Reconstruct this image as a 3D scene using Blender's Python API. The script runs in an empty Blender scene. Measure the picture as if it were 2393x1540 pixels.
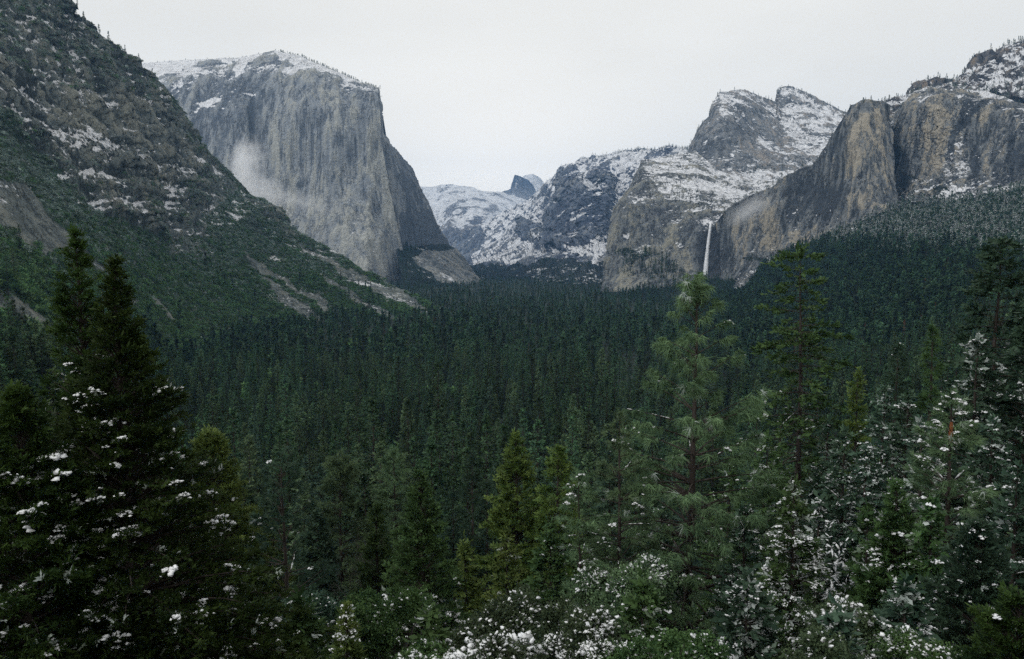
import bpy, math, random
import numpy as np
from mathutils import Vector

R_ = math.radians
scene = bpy.context.scene
COL = scene.collection
rng = np.random.default_rng(7)
random.seed(7)

# ------------------------------------------------------------------ camera
F = 1862.0; CX = 1196.5; CY = 770.0; HOR = 589.0      # measured on a 2393 x 1540 view of the photograph
PITCH = math.atan((CY - HOR) / F)
cam_d = bpy.data.cameras.new('camera'); cam = bpy.data.objects.new('camera', cam_d); COL.objects.link(cam)
cam_d.sensor_width = 36.0; cam_d.lens = 36.0 * F / 2393.0
cam_d.clip_start = 0.5; cam_d.clip_end = 60000
cam.location = (0, 0, 0); cam.rotation_euler = (math.pi / 2 - PITCH, 0, 0)
scene.camera = cam

def P(x, y, D):
    """world point seen in direction (x, y) at a distance of D metres up the valley"""
    x = np.asarray(x, float); y = np.asarray(y, float); D = np.asarray(D, float)
    a = (x - CX) / F; b = (CY - y) / F
    dy = math.cos(PITCH) + b * math.sin(PITCH); dz = -math.sin(PITCH) + b * math.cos(PITCH)
    k = D / dy
    return np.stack([a * k, D + 0 * a, dz * k], -1)

# ------------------------------------------------------------------ noise
def _h(ix, iy, iz, seed):
    h = (ix.astype(np.uint32) * np.uint32(374761393) + iy.astype(np.uint32) * np.uint32(668265263)
         + iz.astype(np.uint32) * np.uint32(2246822519) + np.uint32(seed * 3266489917 & 0xffffffff))
    h = (h ^ (h >> np.uint32(13))) * np.uint32(1274126177)
    h = h ^ (h >> np.uint32(16))
    return h.astype(np.float32) / np.float32(4294967295.0)

def vnoise(p, seed=0):
    p = np.asarray(p, np.float64)
    i = np.floor(p).astype(np.int64); f = (p - i).astype(np.float32)
    f = f * f * f * (f * (f * 6 - 15) + 10)
    x, y, z = i[..., 0], i[..., 1], i[..., 2]
    out = 0
    for dx in (0, 1):
        wx = f[..., 0] if dx else 1 - f[..., 0]
        for dy in (0, 1):
            wy = f[..., 1] if dy else 1 - f[..., 1]
            for dz in (0, 1):
                wz = f[..., 2] if dz else 1 - f[..., 2]
                out = out + wx * wy * wz * _h(x + dx, y + dy, z + dz, seed)
    return out * 2 - 1

def fbm(p, octs=5, seed=0, gain=0.5, lac=2.03, ridged=False):
    p = np.asarray(p, np.float64); a = 1.0; s = 0; t = 0
    for k in range(octs):
        n = vnoise(p, seed + k * 17)
        if ridged: n = 1 - 2 * np.abs(n)
        s = s + a * n; t += a
        a *= gain; p = p * lac + 13.7
    return s / t

# ------------------------------------------------------------------ objects, tags
def tag(o, label=None, cat=None, group=None, kind=None):
    if label: o['label'] = label
    if cat: o['category'] = cat
    if group: o['group'] = group
    if kind: o['kind'] = kind
    return o

def mesh_np(name, V, faces, mats=(), attrs=None, matidx=None, smooth=False):
    """faces: list of (n,k) index arrays"""
    me = bpy.data.meshes.new(name)
    V = np.ascontiguousarray(V, np.float32)
    faces = [np.asarray(f, np.int32) for f in faces if len(f)]
    nl = sum(f.size for f in faces); nf = sum(len(f) for f in faces)
    me.vertices.add(len(V)); me.vertices.foreach_set('co', V.ravel())
    me.loops.add(nl); me.polygons.add(nf)
    li = np.concatenate([f.ravel() for f in faces]) if faces else np.zeros(0, np.int32)
    tot = np.concatenate([np.full(len(f), f.shape[1], np.int32) for f in faces])
    st = np.concatenate([[0], np.cumsum(tot)[:-1]]).astype(np.int32)
    me.loops.foreach_set('vertex_index', li)
    me.polygons.foreach_set('loop_start', st)
    for m in mats: me.materials.append(m)
    if matidx is not None: me.polygons.foreach_set('material_index', np.asarray(matidx, np.int32))
    if attrs:
        for k, a in attrs.items():
            at = me.attributes.new(k, 'FLOAT', 'POINT'); at.data.foreach_set('value', np.ascontiguousarray(a, np.float32).ravel())
    me.update(calc_edges=True)
    me.polygons.foreach_set('use_smooth', np.full(nf, bool(smooth)))
    return me

def link(name, data, parent=None, loc=None):
    o = bpy.data.objects.new(name, data); COL.objects.link(o)
    if parent is not None: o.parent = parent
    if loc is not None: o.location = loc
    return o

# ------------------------------------------------------------------ node helpers
class NT:
    def __init__(s, m):
        m.use_nodes = True; s.t = m.node_tree; s.t.nodes.clear()
    def n(s, typ, **kw):
        nd = s.t.nodes.new(typ)
        for k, v in kw.items():
            if k[0] == '_': setattr(nd, k[1:], v)
            else:
                key = int(k[1:]) if k[0] == 'i' and k[1:].isdigit() else k.replace('__', ' ')
                sock = nd.inputs[key]
                if isinstance(v, bpy.types.NodeSocket): s.t.links.new(v, sock)
                else: sock.default_value = v
        return nd
    def math(s, op, a, b=0.0, c=None, clamp=False):
        nd = s.t.nodes.new('ShaderNodeMath'); nd.operation = op; nd.use_clamp = clamp
        for i, v in enumerate((a, b) if c is None else (a, b, c)):
            if isinstance(v, bpy.types.NodeSocket): s.t.links.new(v, nd.inputs[i])
            else: nd.inputs[i].default_value = v
        return nd.outputs[0]
    def sstep(s, v, lo, hi):
        nd = s.n('ShaderNodeMapRange', _interpolation_type='SMOOTHSTEP', Value=v)
        nd.inputs['From Min'].default_value = lo; nd.inputs['From Max'].default_value = hi
        return nd.outputs[0]
    def mix(s, fac, a, b):
        nd = s.t.nodes.new('ShaderNodeMix'); nd.data_type = 'RGBA'
        for k, v in ((0, fac), (6, a), (7, b)):
            if isinstance(v, bpy.types.NodeSocket): s.t.links.new(v, nd.inputs[k])
            else: nd.inputs[k].default_value = (*v, 1) if k and len(v) == 3 else v
        return nd.outputs[2]
    def ramp(s, fac, stops):
        nd = s.t.nodes.new('ShaderNodeValToRGB'); s.t.links.new(fac, nd.inputs[0])
        e = nd.color_ramp.elements
        while len(e) < len(stops): e.new(0.5)
        for el, (p, c) in zip(e, stops): el.position = p; el.color = (*c, 1)
        return nd.outputs[0]
    def noise(s, vec, scale, detail=6, rough=0.55, **kw):
        nd = s.n('ShaderNodeTexNoise', Vector=vec, Scale=scale, Detail=detail, Roughness=rough)
        return nd.outputs[0]
    def attr(s, name):
        nd = s.t.nodes.new('ShaderNodeAttribute'); nd.attribute_name = name
        return nd.outputs['Fac']
    def out(s, surf=None, vol=None):
        o = s.t.nodes.new('ShaderNodeOutputMaterial')
        if surf is not None: s.t.links.new(surf, o.inputs[0])
        if vol is not None: s.t.links.new(vol, o.inputs[1])

def rock_mat(name, px, dark, grey, tan, zs=0.08, streak=1.0, veg=(0.03, 0.05, 0.035), snowy=1.0, snowcol=(0.78, 0.80, 0.84), nz0=0.55, nzk=0.9, bump=1.0, dustk=0.0):
    """px: metres one rendered pixel covers on this mountain"""
    m = bpy.data.materials.new(name); t = NT(m)
    tc = t.n('ShaderNodeTexCoord').outputs['Object']
    mp = t.n('ShaderNodeMapping', Vector=tc); mp.inputs['Scale'].default_value = (1, 1, zs); st = mp.outputs[0]
    n1 = t.noise(st, 1 / (px * 7), 7, 0.66)
    n1b = t.noise(st, 1 / (px * 34), 5, 0.55)
    n2 = t.noise(tc, 1 / (px * 3.2), 5, 0.65)
    n3 = t.noise(tc, 1 / (px * 26), 6, 0.62)
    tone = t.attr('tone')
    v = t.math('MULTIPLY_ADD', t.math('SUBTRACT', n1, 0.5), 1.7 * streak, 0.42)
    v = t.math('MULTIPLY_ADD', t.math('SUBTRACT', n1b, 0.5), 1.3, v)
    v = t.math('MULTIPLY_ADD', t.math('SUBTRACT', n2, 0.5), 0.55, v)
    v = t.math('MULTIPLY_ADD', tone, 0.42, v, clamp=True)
    mp2 = t.n('ShaderNodeMapping', Vector=tc); mp2.inputs['Scale'].default_value = (1, 1, zs * 1.8)
    n4 = t.noise(mp2.outputs[0], 1 / (px * 16), 5, 0.7)
    crack = t.sstep(t.math('ABSOLUTE', t.math('SUBTRACT', n4, 0.5)), 0.028, 0.004)
    v = t.math('MULTIPLY_ADD', crack, -0.30 * streak, v, clamp=True)
    col = t.ramp(v, [(0.02, dark), (0.45, grey), (0.72, tan), (1.0, tuple(min(1, c * 1.2) for c in tan))])
    geo = t.n('ShaderNodeNewGeometry').outputs['Normal']
    nz = t.n('ShaderNodeSeparateXYZ', Vector=geo).outputs[2]
    # vegetation
    g = t.math('MULTIPLY_ADD', t.math('SUBTRACT', n2, 0.5), 1.6, t.attr('veg'))
    g = t.math('MULTIPLY_ADD', t.math('SUBTRACT', n3, 0.5), 0.8, g)
    vc = t.mix(t.sstep(n3, 0.35, 0.7), tuple(c * 0.6 for c in veg), veg)
    gf = t.sstep(g, 0.42, 0.6)
    col = t.mix(gf, col, vc)
    # snow lies where it is painted, where the rock is flat, and breaks up with the noise
    s = t.math('MULTIPLY_ADD', t.math('SUBTRACT', n2, 0.5), 1.7, t.attr('snow'))
    s = t.math('MULTIPLY_ADD', t.math('SUBTRACT', n3, 0.5), 1.5, s)
    s = t.math('MULTIPLY_ADD', t.math('SUBTRACT', nz, nz0), nzk, s)
    sf = t.math('MULTIPLY', t.sstep(s, 0.42, 0.66), snowy)
    col = t.mix(sf, col, snowcol)
    bp = t.n('ShaderNodeBump', Strength=0.9 * bump, Distance=px * 4.0, Height=t.math('MULTIPLY_ADD', crack, -0.35, t.math('ADD', n1, n2)))
    b = t.n('ShaderNodeBsdfPrincipled', Base__Color=col, Roughness=0.9, Normal=bp.outputs[0])
    b.inputs['Specular IOR Level'].default_value = 0.15
    t.out(b.outputs[0]); return m

def plain_mat(name, c1, c2, scale, rough=0.9, detail=5, bump=0.0, spec=0.2, zs=1.0):
    m = bpy.data.materials.new(name); t = NT(m)
    tc = t.n('ShaderNodeTexCoord').outputs['Object']
    mp = t.n('ShaderNodeMapping', Vector=tc); mp.inputs['Scale'].default_value = (1, 1, zs)
    n = t.noise(mp.outputs[0], scale, detail, 0.6)
    col = t.mix(t.sstep(n, 0.35, 0.65), c1, c2)
    b = t.n('ShaderNodeBsdfPrincipled', Base__Color=col, Roughness=rough)
    b.inputs['Specular IOR Level'].default_value = spec
    if bump: t.t.links.new(t.n('ShaderNodeBump', Strength=0.7, Distance=bump, Height=n).outputs[0], b.inputs['Normal'])
    t.out(b.outputs[0]); return m

def leaf_mat(name, c1, c2, transl=0.25, vary=0.5, hue=0.02):
    m = bpy.data.materials.new(name); t = NT(m)
    tint = t.attr('tint')
    ob = t.n('ShaderNodeObjectInfo').outputs['Random']
    col = t.mix(t.math('MINIMUM', tint, 1.0), c1, c2)
    hs = t.n('ShaderNodeHueSaturation', Color=col, Saturation=1.0)
    t.t.links.new(t.math('MULTIPLY_ADD', ob, vary, 1 - vary / 2), hs.inputs['Value'])
    t.t.links.new(t.math('MULTIPLY_ADD', ob, hue, 0.505 - hue / 2), hs.inputs['Hue'])
    col = t.mix(t.math('MULTIPLY', t.sstep(tint, 1.2, 1.9), 0.8), hs.outputs[0], (0.60, 0.66, 0.66))     # frosted sprays
    d = t.n('ShaderNodeBsdfPrincipled', Base__Color=col, Roughness=0.6)
    d.inputs['Specular IOR Level'].default_value = 0.12
    tr = t.n('ShaderNodeBsdfTranslucent', Color=col)
    mx = t.n('ShaderNodeMixShader', i0=transl, i1=d.outputs[0], i2=tr.outputs[0])
    t.out(mx.outputs[0]); return m

# ------------------------------------------------------------------ grids
def _gs(a, s, ax):
    if s < 0.5: return a
    r = int(3 * s); k = np.exp(-0.5 * (np.arange(-r, r + 1) / s) ** 2); k /= k.sum()
    pad = [(0, 0)] * a.ndim; pad[ax] = (r, r)
    b = np.pad(a, pad, 'edge' if ax else 'edge'); n = a.shape[ax]; out = 0
    for i, w in enumerate(k):
        sl = [slice(None)] * a.ndim; sl[ax] = slice(i, i + n); out = out + w * b[tuple(sl)]
    return out

def grid(rows, nu, nv, smooth=0.4):
    C = np.array(rows, float); Rn, K, _ = C.shape
    du = np.hypot(*(np.diff(C[..., :2], axis=1).transpose(2, 0, 1))).mean(0) + 2; cu = np.concatenate([[0], np.cumsum(du)]) / du.sum()
    dv = np.hypot(*(np.diff(C[..., :2], axis=0).transpose(2, 0, 1))).mean(1) + 2; cv = np.concatenate([[0], np.cumsum(dv)]) / dv.sum()
    u = np.linspace(0, 1, nu); v = np.linspace(0, 1, nv)
    A = np.stack([[np.interp(u, cu, C[r, :, c]) for c in range(3)] for r in range(Rn)])      # R,3,nu
    S = np.stack([[np.interp(v, cv, A[:, c, i]) for c in range(3)] for i in range(nu)])      # nu,3,nv
    S = S.transpose(2, 0, 1).copy()
    su, sv = smooth * nu / K * 0.5, smooth * nv / Rn * 0.5
    S[..., 2] = _gs(_gs(S[..., 2], su, 1), sv, 0)
    S[..., :2] = _gs(S[..., :2], su * 0.12, 1)
    return S

def normals(W):
    N = np.cross(np.gradient(W, axis=1), np.gradient(W, axis=0))
    N /= np.linalg.norm(N, axis=-1, keepdims=True) + 1e-9
    s = np.sign((N * -W).sum(-1, keepdims=True)); s[s == 0] = 1
    return N * s

def grid_faces(nv, nu):
    i = np.arange(nv * nu).reshape(nv, nu)
    return np.stack([i[:-1, :-1], i[:-1, 1:], i[1:, 1:], i[1:, :-1]], -1).reshape(-1, 4)

def inpoly(x, y, pts):
    r = np.zeros(x.shape, bool); n = len(pts); j = n - 1
    for i in range(n):
        xi, yi = pts[i]; xj, yj = pts[j]
        if yi != yj:
            r ^= ((yi > y) != (yj > y)) & (x < (xj - xi) * (y - yi) / (yj - yi) + xi)
        j = i
    return r

def paint(S, items, base, warp=6.0, wscale=0.03, seed=3):
    """items: ('e', x, y, rx, ry, angle, amp) soft ellipse, ('p', [(x, y)...], amp) polygon with a ragged edge, ('s', ..., value) polygon that sets"""
    x, y = S[..., 0], S[..., 1]
    q = np.stack([x, y, 0 * x], -1) * wscale
    x = x + warp * fbm(q, 5, seed) * 2; y = y + warp * fbm(q, 5, seed + 50) * 2
    o = np.full(x.shape, float(base)) if np.isscalar(base) else base.copy()
    for it in items:
        if it[0] == 'e':
            _, cx, cy, rx, ry, an, amp = it; a = R_(an)
            dx, dy = x - cx, y - cy
            e = ((dx * math.cos(a) + dy * math.sin(a)) / rx) ** 2 + ((-dx * math.sin(a) + dy * math.cos(a)) / ry) ** 2
            o += amp * np.exp(-e * 1.2)
        elif it[0] == 'p': o += it[2] * inpoly(x, y, it[1])
        else: o = np.where(inpoly(x, y, it[1]), it[2], o)
    return o

def mountain(name, rows, nu, nv, mat, dispf, snow, veg, tone, ragged=2.0, smooth=0.4, back=((40, -6), (250, -90), (900, -500)), edgefade=6, seed=1, warp=6, sides=None, label=None, hollow=(0.13, 0.30), snowf=None):
    S = grid(rows, nu, nv, smooth)
    q = np.stack([S[..., 0], S[..., 1], 0 * S[..., 0]], -1)
    S[..., 1] += ragged * 1.6 * fbm(q * 0.06, 5, seed, gain=0.65)
    S[..., 0] += ragged * fbm(q * 0.05, 5, seed + 9, gain=0.6)
    W = P(S[..., 0], S[..., 1], S[..., 2]); N = normals(W)
    d = dispf(W, S, N)
    f = np.clip(np.arange(nv) / edgefade, 0.25, 1)[:, None]
    W = W + N * (d * f)[..., None]
    N2 = normals(W)
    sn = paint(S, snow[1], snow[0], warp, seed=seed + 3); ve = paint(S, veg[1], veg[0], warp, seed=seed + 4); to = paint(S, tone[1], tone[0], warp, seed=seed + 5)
    # snow gathers in the hollows; occlusion-like shade is painted into their rock tone
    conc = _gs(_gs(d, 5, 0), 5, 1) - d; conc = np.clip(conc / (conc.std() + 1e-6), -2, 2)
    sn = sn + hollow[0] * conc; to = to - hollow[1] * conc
    if snowf is not None: sn = sn + snowf(W, S)
    B = []
    for dy, dz in back[::-1]:
        b = W[0].copy(); b[:, 1] += dy; b[:, 0] *= 1 + dy / np.maximum(b[:, 1], 1) * 0.9; b[:, 2] = np.maximum(b[:, 2] + dz, -170); B.append(b)
    W2 = np.concatenate([np.array(B), W]) if B else W
    k = len(B)
    ext = lambda a: np.concatenate([np.repeat(a[:1], k, 0), a]) if k else a
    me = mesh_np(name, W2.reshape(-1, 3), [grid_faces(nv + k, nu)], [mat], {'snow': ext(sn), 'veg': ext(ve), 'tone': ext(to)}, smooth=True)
    o = link(name, me); tag(o, label, kind='structure')
    return dict(o=o, W=W, S=S, N=N2, snow=sn, veg=ve, tone=to)
# ================================================================== SKY, SUN
w = bpy.data.worlds.new('World'); scene.world = w; t = NT(w)
SUN_EL, SUN_AZ = R_(42), R_(238)          # high behind the cloud, over the viewer's left shoulder
sky = t.n('ShaderNodeTexSky', _sky_type='NISHITA', _sun_disc=False, _sun_elevation=SUN_EL, _sun_rotation=SUN_AZ)
b1 = t.n('ShaderNodeBackground', Color=sky.outputs[0], Strength=0.1)
tc = t.n('ShaderNodeTexCoord').outputs['Generated']
mp = t.n('ShaderNodeMapping', Vector=tc); mp.inputs['Scale'].default_value = (1, 1, 3.0)
cn = t.noise(mp.outputs[0], 2.2, 4, 0.5)
cn2 = t.noise(mp.outputs[0], 7.0, 5, 0.55)
cc = t.mix(t.sstep(t.math('MULTIPLY_ADD', t.math('SUBTRACT', cn2, 0.5), 0.25, cn), 0.3, 0.75), (0.92, 0.90, 0.84), (1.0, 0.98, 0.92))
# the cloud thins towards the horizon up the valley, where it is brightest
sp = t.n('ShaderNodeSeparateXYZ', Vector=tc)
hz = t.math('MULTIPLY', t.sstep(sp.outputs[2], 0.30, 0.06), t.sstep(t.math('ABSOLUTE', t.math('ADD', sp.outputs[0], 0.02)), 0.40, 0.0))
hz = t.math('MULTIPLY', hz, t.sstep(sp.outputs[1], 0.2, 0.6))
cc = t.mix(t.math('MULTIPLY', hz, 0.85), cc, (1.34, 1.27, 1.15))
b2 = t.n('ShaderNodeBackground', Color=cc, Strength=1.0)
mx = t.n('ShaderNodeMixShader', i0=0.97, i1=b1.outputs[0], i2=b2.outputs[0])
wo = t.n('ShaderNodeOutputWorld'); t.t.links.new(mx.outputs[0], wo.inputs[0])

sl = bpy.data.lights.new('sun', 'SUN'); sl.energy = 1.25; sl.angle = R_(12); sl.color = (1, 0.98, 0.95)
so = link('sun', sl)
sd = Vector((math.sin(SUN_AZ) * math.cos(SUN_EL), math.cos(SUN_AZ) * math.cos(SUN_EL), math.sin(SUN_EL)))
so.rotation_euler = (-sd).to_track_quat('-Z', 'Y').to_euler()

# ================================================================== MOUNTAINS
DARK, GREY, TAN = (0.055, 0.06, 0.075), (0.17, 0.175, 0.19), (0.34, 0.30, 0.25)

def disp_cliff(amp, wl, zst=0.12, oct=6, fl=0.0, flw=60.0, seed=5):
    def f(W, S, N):
        q = W / wl
        d = amp * fbm(q * np.array([1, 1, 0.7]), oct, seed, gain=0.52)
        if fl:
            d = d + fl * fbm(W / flw * np.array([1, 1, zst]), 5, seed + 31, ridged=True, gain=0.55)
        return d
    return f

# ---- great cliff: west part, nose, dark east wall
m_elcap = rock_mat('granite_wall', 4.2, (0.125, 0.145, 0.175), (0.30, 0.325, 0.35), (0.375, 0.385, 0.365), zs=0.05, streak=0.9, nz0=0.5, nzk=1.0)
rows = [
 [(250,152,4900),(340,149,4800),(480,138,4700),(560,134,4600),(600,128,4500),(642,119,4400),(700,131,4350),(760,158,4250),(820,184,4150),(880,207,4050)],
 [(250,180,4150),(340,178,4100),(480,152,4150),(560,150,4100),(600,146,4050),(650,128,4050),(700,142,4020),(760,166,3980),(820,191,3930),(884,213,3900)],
 [(250,300,4060),(340,300,3980),(480,270,3960),(560,262,3900),(600,255,3960),(650,250,3900),(700,250,3870),(760,255,3840),(820,258,3850),(888,262,3890)],
 [(250,420,3960),(340,400,3900),(480,380,3880),(560,380,3830),(600,380,3910),(650,375,3850),(700,370,3860),(760,375,3800),(820,370,3830),(892,335,3885)],
 [(250,520,3860),(340,500,3820),(480,480,3800),(560,490,3770),(620,480,3830),(665,470,3790),(720,470,3800),(780,470,3740),(845,470,3770),(913,455,3860)],
 [(250,640,3760),(340,640,3740),(480,620,3720),(580,620,3690),(650,600,3700),(700,590,3680),(755,580,3660),(820,570,3640),(885,560,3700),(931,560,3840)],
 [(250,720,3700),(340,720,3700),(480,720,3680),(590,720,3640),(670,710,3610),(730,700,3580),(790,690,3560),(850,682,3580),(905,676,3660),(948,672,3820)],
]
snow = (0.02, [('p', [(240,140),(340,140),(480,130),(600,120),(625,118),(585,150),(560,168),(545,166),(560,150),(500,148),(470,152),(440,168),(400,178),(360,188),(240,195)], 0.95),
    ('p', [(640,110),(700,122),(760,150),(820,178),(884,200),(884,211),(830,198),(790,186),(740,168),(700,160),(690,170),(672,165),(690,150),(660,140)], 0.62),
    ('p', [(468,236),(522,234),(520,244),(500,250),(490,258),(468,246)], 0.9), ('e', 500,256,40,4,4,0.45),
    ('e', 590,222,30,3,0,0.7), ('e', 560,170,6,22,30,0.5), ('e', 665,165,20,10,20,0.5),
    ('e', 430,190,40,22,-20,0.35), ('e', 460,190,10,30,10,0.3)])
veg = (0.0, [('p', [(640,112),(700,120),(884,198),(884,208),(760,172),(700,155),(650,135)], 0.30)])
tone = (0.05, [('e',480,330,110,200,0,-0.35),('e',570,260,110,70,0,-0.3),('e',545,200,120,45,0,-0.4),('e',640,160,50,30,20,-0.4),
    ('e',588,310,7,70,0,-1.3),('e',645,340,10,90,0,0.7),('e',703,310,6,85,0,-1.2),('e',716,290,3,80,0,-0.9),('e',690,320,6,70,0,0.6),
    ('e',707,430,18,20,0,-1.1),('e',750,330,6,60,0,-0.6),('e',762,230,40,26,10,0.7),('e',785,300,22,70,0,0.7),('e',830,290,16,70,0,0.75),
    ('e',797,323,16,26,20,-1.2),('e',827,318,10,26,-10,-1.1),('e',818,364,20,26,0,-1.2),('e',850,434,24,30,0,-0.8),('e',870,330,14,110,0,0.55),
    ('e',858,250,16,40,0,-0.35),('e',660,480,60,60,0,0.25),('e',850,560,80,110,0,0.5),('e',760,560,80,110,20,0.45),('e',900,420,14,110,-6,0.5),
    ('e',730,440,8,60,0,0.4),('e',805,430,10,80,0,0.5),('e',770,420,10,90,0,-0.4),('e',660,330,4,110,0,-0.6),('e',625,400,4,70,0,-0.5),('e',842,380,8,60,0,0.5),('e',905,480,40,160,-8,0.35),('e',830,600,110,60,20,0.3)])
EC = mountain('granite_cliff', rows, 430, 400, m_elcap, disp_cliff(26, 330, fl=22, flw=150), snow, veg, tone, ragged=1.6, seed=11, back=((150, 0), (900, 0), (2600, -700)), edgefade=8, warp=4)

rows = [
 [(868,208,4130),(884,209,4080),(886,212,4150),(886,216,4700)],
 [(876,262,3962),(888,263,3960),(888,264,4200),(887,266,4900)],
 [(878,310,3956),(891,312,3950),(892,314,4250),(889,318,4950)],
 [(884,360,3946),(912,358,4010),(934,366,4400),(925,370,5100)],
 [(894,410,3936),(932,406,4040),(962,402,4500),(950,410,5200)],
 [(910,500,3922),(965,480,4090),(1003,486,4600),(992,495,5300)],
 [(918,555,3912),(985,540,4130),(1030,540,4680),(1018,552,5400)],
 [(924,580,3906),(990,576,4150),(1050,577,4760),(1040,590,5500)],
]
snow = (0.0, [('e',978,540,12,8,10,0.6),('e',960,575,70,4,0,0.35)])
veg = (0.0, [('e',985,580,70,8,0,0.5)])
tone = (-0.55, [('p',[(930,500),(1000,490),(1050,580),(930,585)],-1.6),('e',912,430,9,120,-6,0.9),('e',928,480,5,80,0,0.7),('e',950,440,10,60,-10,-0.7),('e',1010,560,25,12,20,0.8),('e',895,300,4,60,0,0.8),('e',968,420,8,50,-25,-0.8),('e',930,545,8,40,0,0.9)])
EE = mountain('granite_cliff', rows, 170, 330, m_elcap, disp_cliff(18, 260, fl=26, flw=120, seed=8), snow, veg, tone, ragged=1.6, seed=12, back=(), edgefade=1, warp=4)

# slab and wooded apron below the east wall
m_apron = rock_mat('pale_slab', 4.5, (0.085, 0.098, 0.105), (0.21, 0.225, 0.23), (0.28, 0.28, 0.26), zs=0.35, streak=1.2, veg=(0.022, 0.036, 0.03), nz0=0.6, nzk=0.3)
rows = [
 [(925,575,3830),(960,573,4050),(1000,570,4300),(1046,570,4650),(1060,580,4900)],
 [(930,610,3700),(975,600,3850),(1025,596,4100),(1068,596,4500),(1085,606,4900)],
 [(938,645,3500),(990,640,3620),(1050,636,3850),(1100,636,4250),(1110,640,4800)],
 [(930,685,3250),(1000,682,3350),(1070,680,3500),(1134,668,4000),(1140,668,4700)],
 [(930,720,2900),(1000,715,3000),(1080,705,3200),(1150,690,3700),(1160,685,4600)],
]
veg = (0.0, [('p',[(920,570),(1050,565),(1070,582),(1000,590),(965,600),(985,635),(1035,660),(1090,674),(1160,684),(1160,720),(920,720)],1.0)])
snow = (0.0, [('p',[(1022,636),(1040,642),(1066,664),(1052,664),(1030,648)],0.6),('e',980,582,60,6,0,0.2)])
AP = mountain('granite_apron', rows, 150, 110, m_apron, disp_cliff(14, 160, fl=10, flw=60, seed=9), snow, veg, (0.0, []), ragged=1.5, seed=13, back=((200, 0),), warp=5)

# ---- near mountain on the left: cliffs, ledges, scrub, talus
m_left = rock_mat('weathered_rock', 1.7, (0.048, 0.060, 0.062), (0.15, 0.175, 0.172), (0.21, 0.22, 0.195), zs=0.45, streak=1.0, veg=(0.05, 0.095, 0.055), nz0=0.60, nzk=0.75, bump=1.0)
rows = [
 [(-220,-330,1400),(0,-110,1480),(125,-5,1540),(172,40,1620),(255,95,1720),(318,145,1850),(345,176,1930),(385,198,2020),(425,255,2120),(470,335,2230),(520,385,2320),(590,455,2420),(640,478,2460),(668,505,2440),(692,540,2380),(780,584,2330),(850,632,2250),(950,684,2150),(1010,716,2050),(1090,756,1850)],
 [(-220,-150,1260),(-20,20,1330),(60,80,1380),(120,130,1440),(200,180,1520),(270,225,1620),(310,250,1700),(350,275,1800),(395,320,1900),(440,375,2010),(480,420,2080),(545,480,2160),(595,510,2200),(625,535,2210),(650,568,2190),(735,620,2130),(810,665,2060),(915,708,1990),(985,735,1920),(1080,768,1780)],
 [(-220,60,1120),(-40,180,1160),(40,240,1190),(90,290,1240),(160,330,1300),(225,350,1380),(270,372,1460),(315,398,1560),(355,432,1680),(400,468,1780),(440,500,1850),(505,540,1930),(555,570,1970),(590,595,1980),(620,620,1970),(705,668,1920),(785,705,1870),(890,738,1830),(970,757,1800),(1072,778,1720)],
 [(-220,200,930),(-50,310,970),(20,370,1010),(70,420,1060),(140,460,1110),(200,490,1180),(245,510,1250),(290,528,1340),(330,552,1450),(380,580,1540),(425,610,1600),(490,645,1670),(540,668,1700),(575,688,1720),(605,705,1720),(690,740,1700),(770,765,1680),(880,782,1680),(965,788,1690),(1070,792,1670)],
 [(-220,430,700),(-60,500,730),(10,545,760),(60,590,790),(125,620,840),(185,650,890),(230,668,950),(275,690,1020),(315,706,1100),(365,728,1180),(410,748,1240),(475,772,1310),(525,788,1350),(560,798,1370),(590,806,1390),(675,822,1400),(755,834,1410),(868,838,1440),(955,836,1480),(1066,822,1500)],
 [(-220,720,430),(-60,760,450),(10,790,480),(60,815,510),(125,835,560),(185,850,610),(230,865,660),(275,880,700),(315,893,740),(365,905,790),(410,912,840),(475,918,910),(525,920,960),(560,920,990),(590,920,1010),(675,912,1080),(755,900,1150),(868,880,1260),(955,866,1350),(1066,845,1430)],
 [(-220,1100,200),(-60,1120,215),(10,1120,240),(60,1110,270),(125,1100,310),(185,1085,350),(230,1075,390),(275,1065,430),(315,1055,470),(365,1045,520),(410,1035,560),(475,1020,620),(525,1005,670),(560,995,700),(590,985,730),(675,965,800),(755,945,880),(868,915,1000),(955,895,1110),(1066,870,1260)],
 [(-220,1300,190),(-60,1350,205),(10,1350,230),(60,1350,260),(125,1300,300),(185,1250,340),(230,1200,380),(275,1180,420),(315,1150,460),(365,1130,510),(410,1110,550),(475,1080,610),(525,1060,660),(560,1040,690),(590,1030,720),(675,1010,790),(755,980,870),(868,950,990),(955,930,1100),(1066,900,1250)],
]
TALUS = [('p',[(-300,330),(0,425),(60,440),(115,505),(170,550),(230,600),(265,640),(330,700),(300,705),(250,650),(170,590),(110,590),(60,560),(0,510),(-300,400)]),
         ('p',[(-300,600),(0,680),(60,710),(100,740),(130,790),(60,775),(0,740),(-300,680)]),
         ('p',[(560,575),(600,600),(680,660),(760,700),(800,735),(770,735),(700,690),(640,650),(590,615)]),
         ('p',[(690,560),(740,590),(820,625),(900,665),(960,700),(1030,745),(1000,745),(920,700),(850,665),(770,620),(720,590)]),
         ('p',[(740,640),(800,670),(870,705),(930,735),(950,765),(900,745),(830,705),(770,670)]),
         ('p',[(610,640),(700,705),(790,760),(850,790),(810,795),(730,755),(650,700)]),
         ('p',[(355,700),(380,705),(400,730),(420,760),(395,745),(365,722)])]
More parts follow.
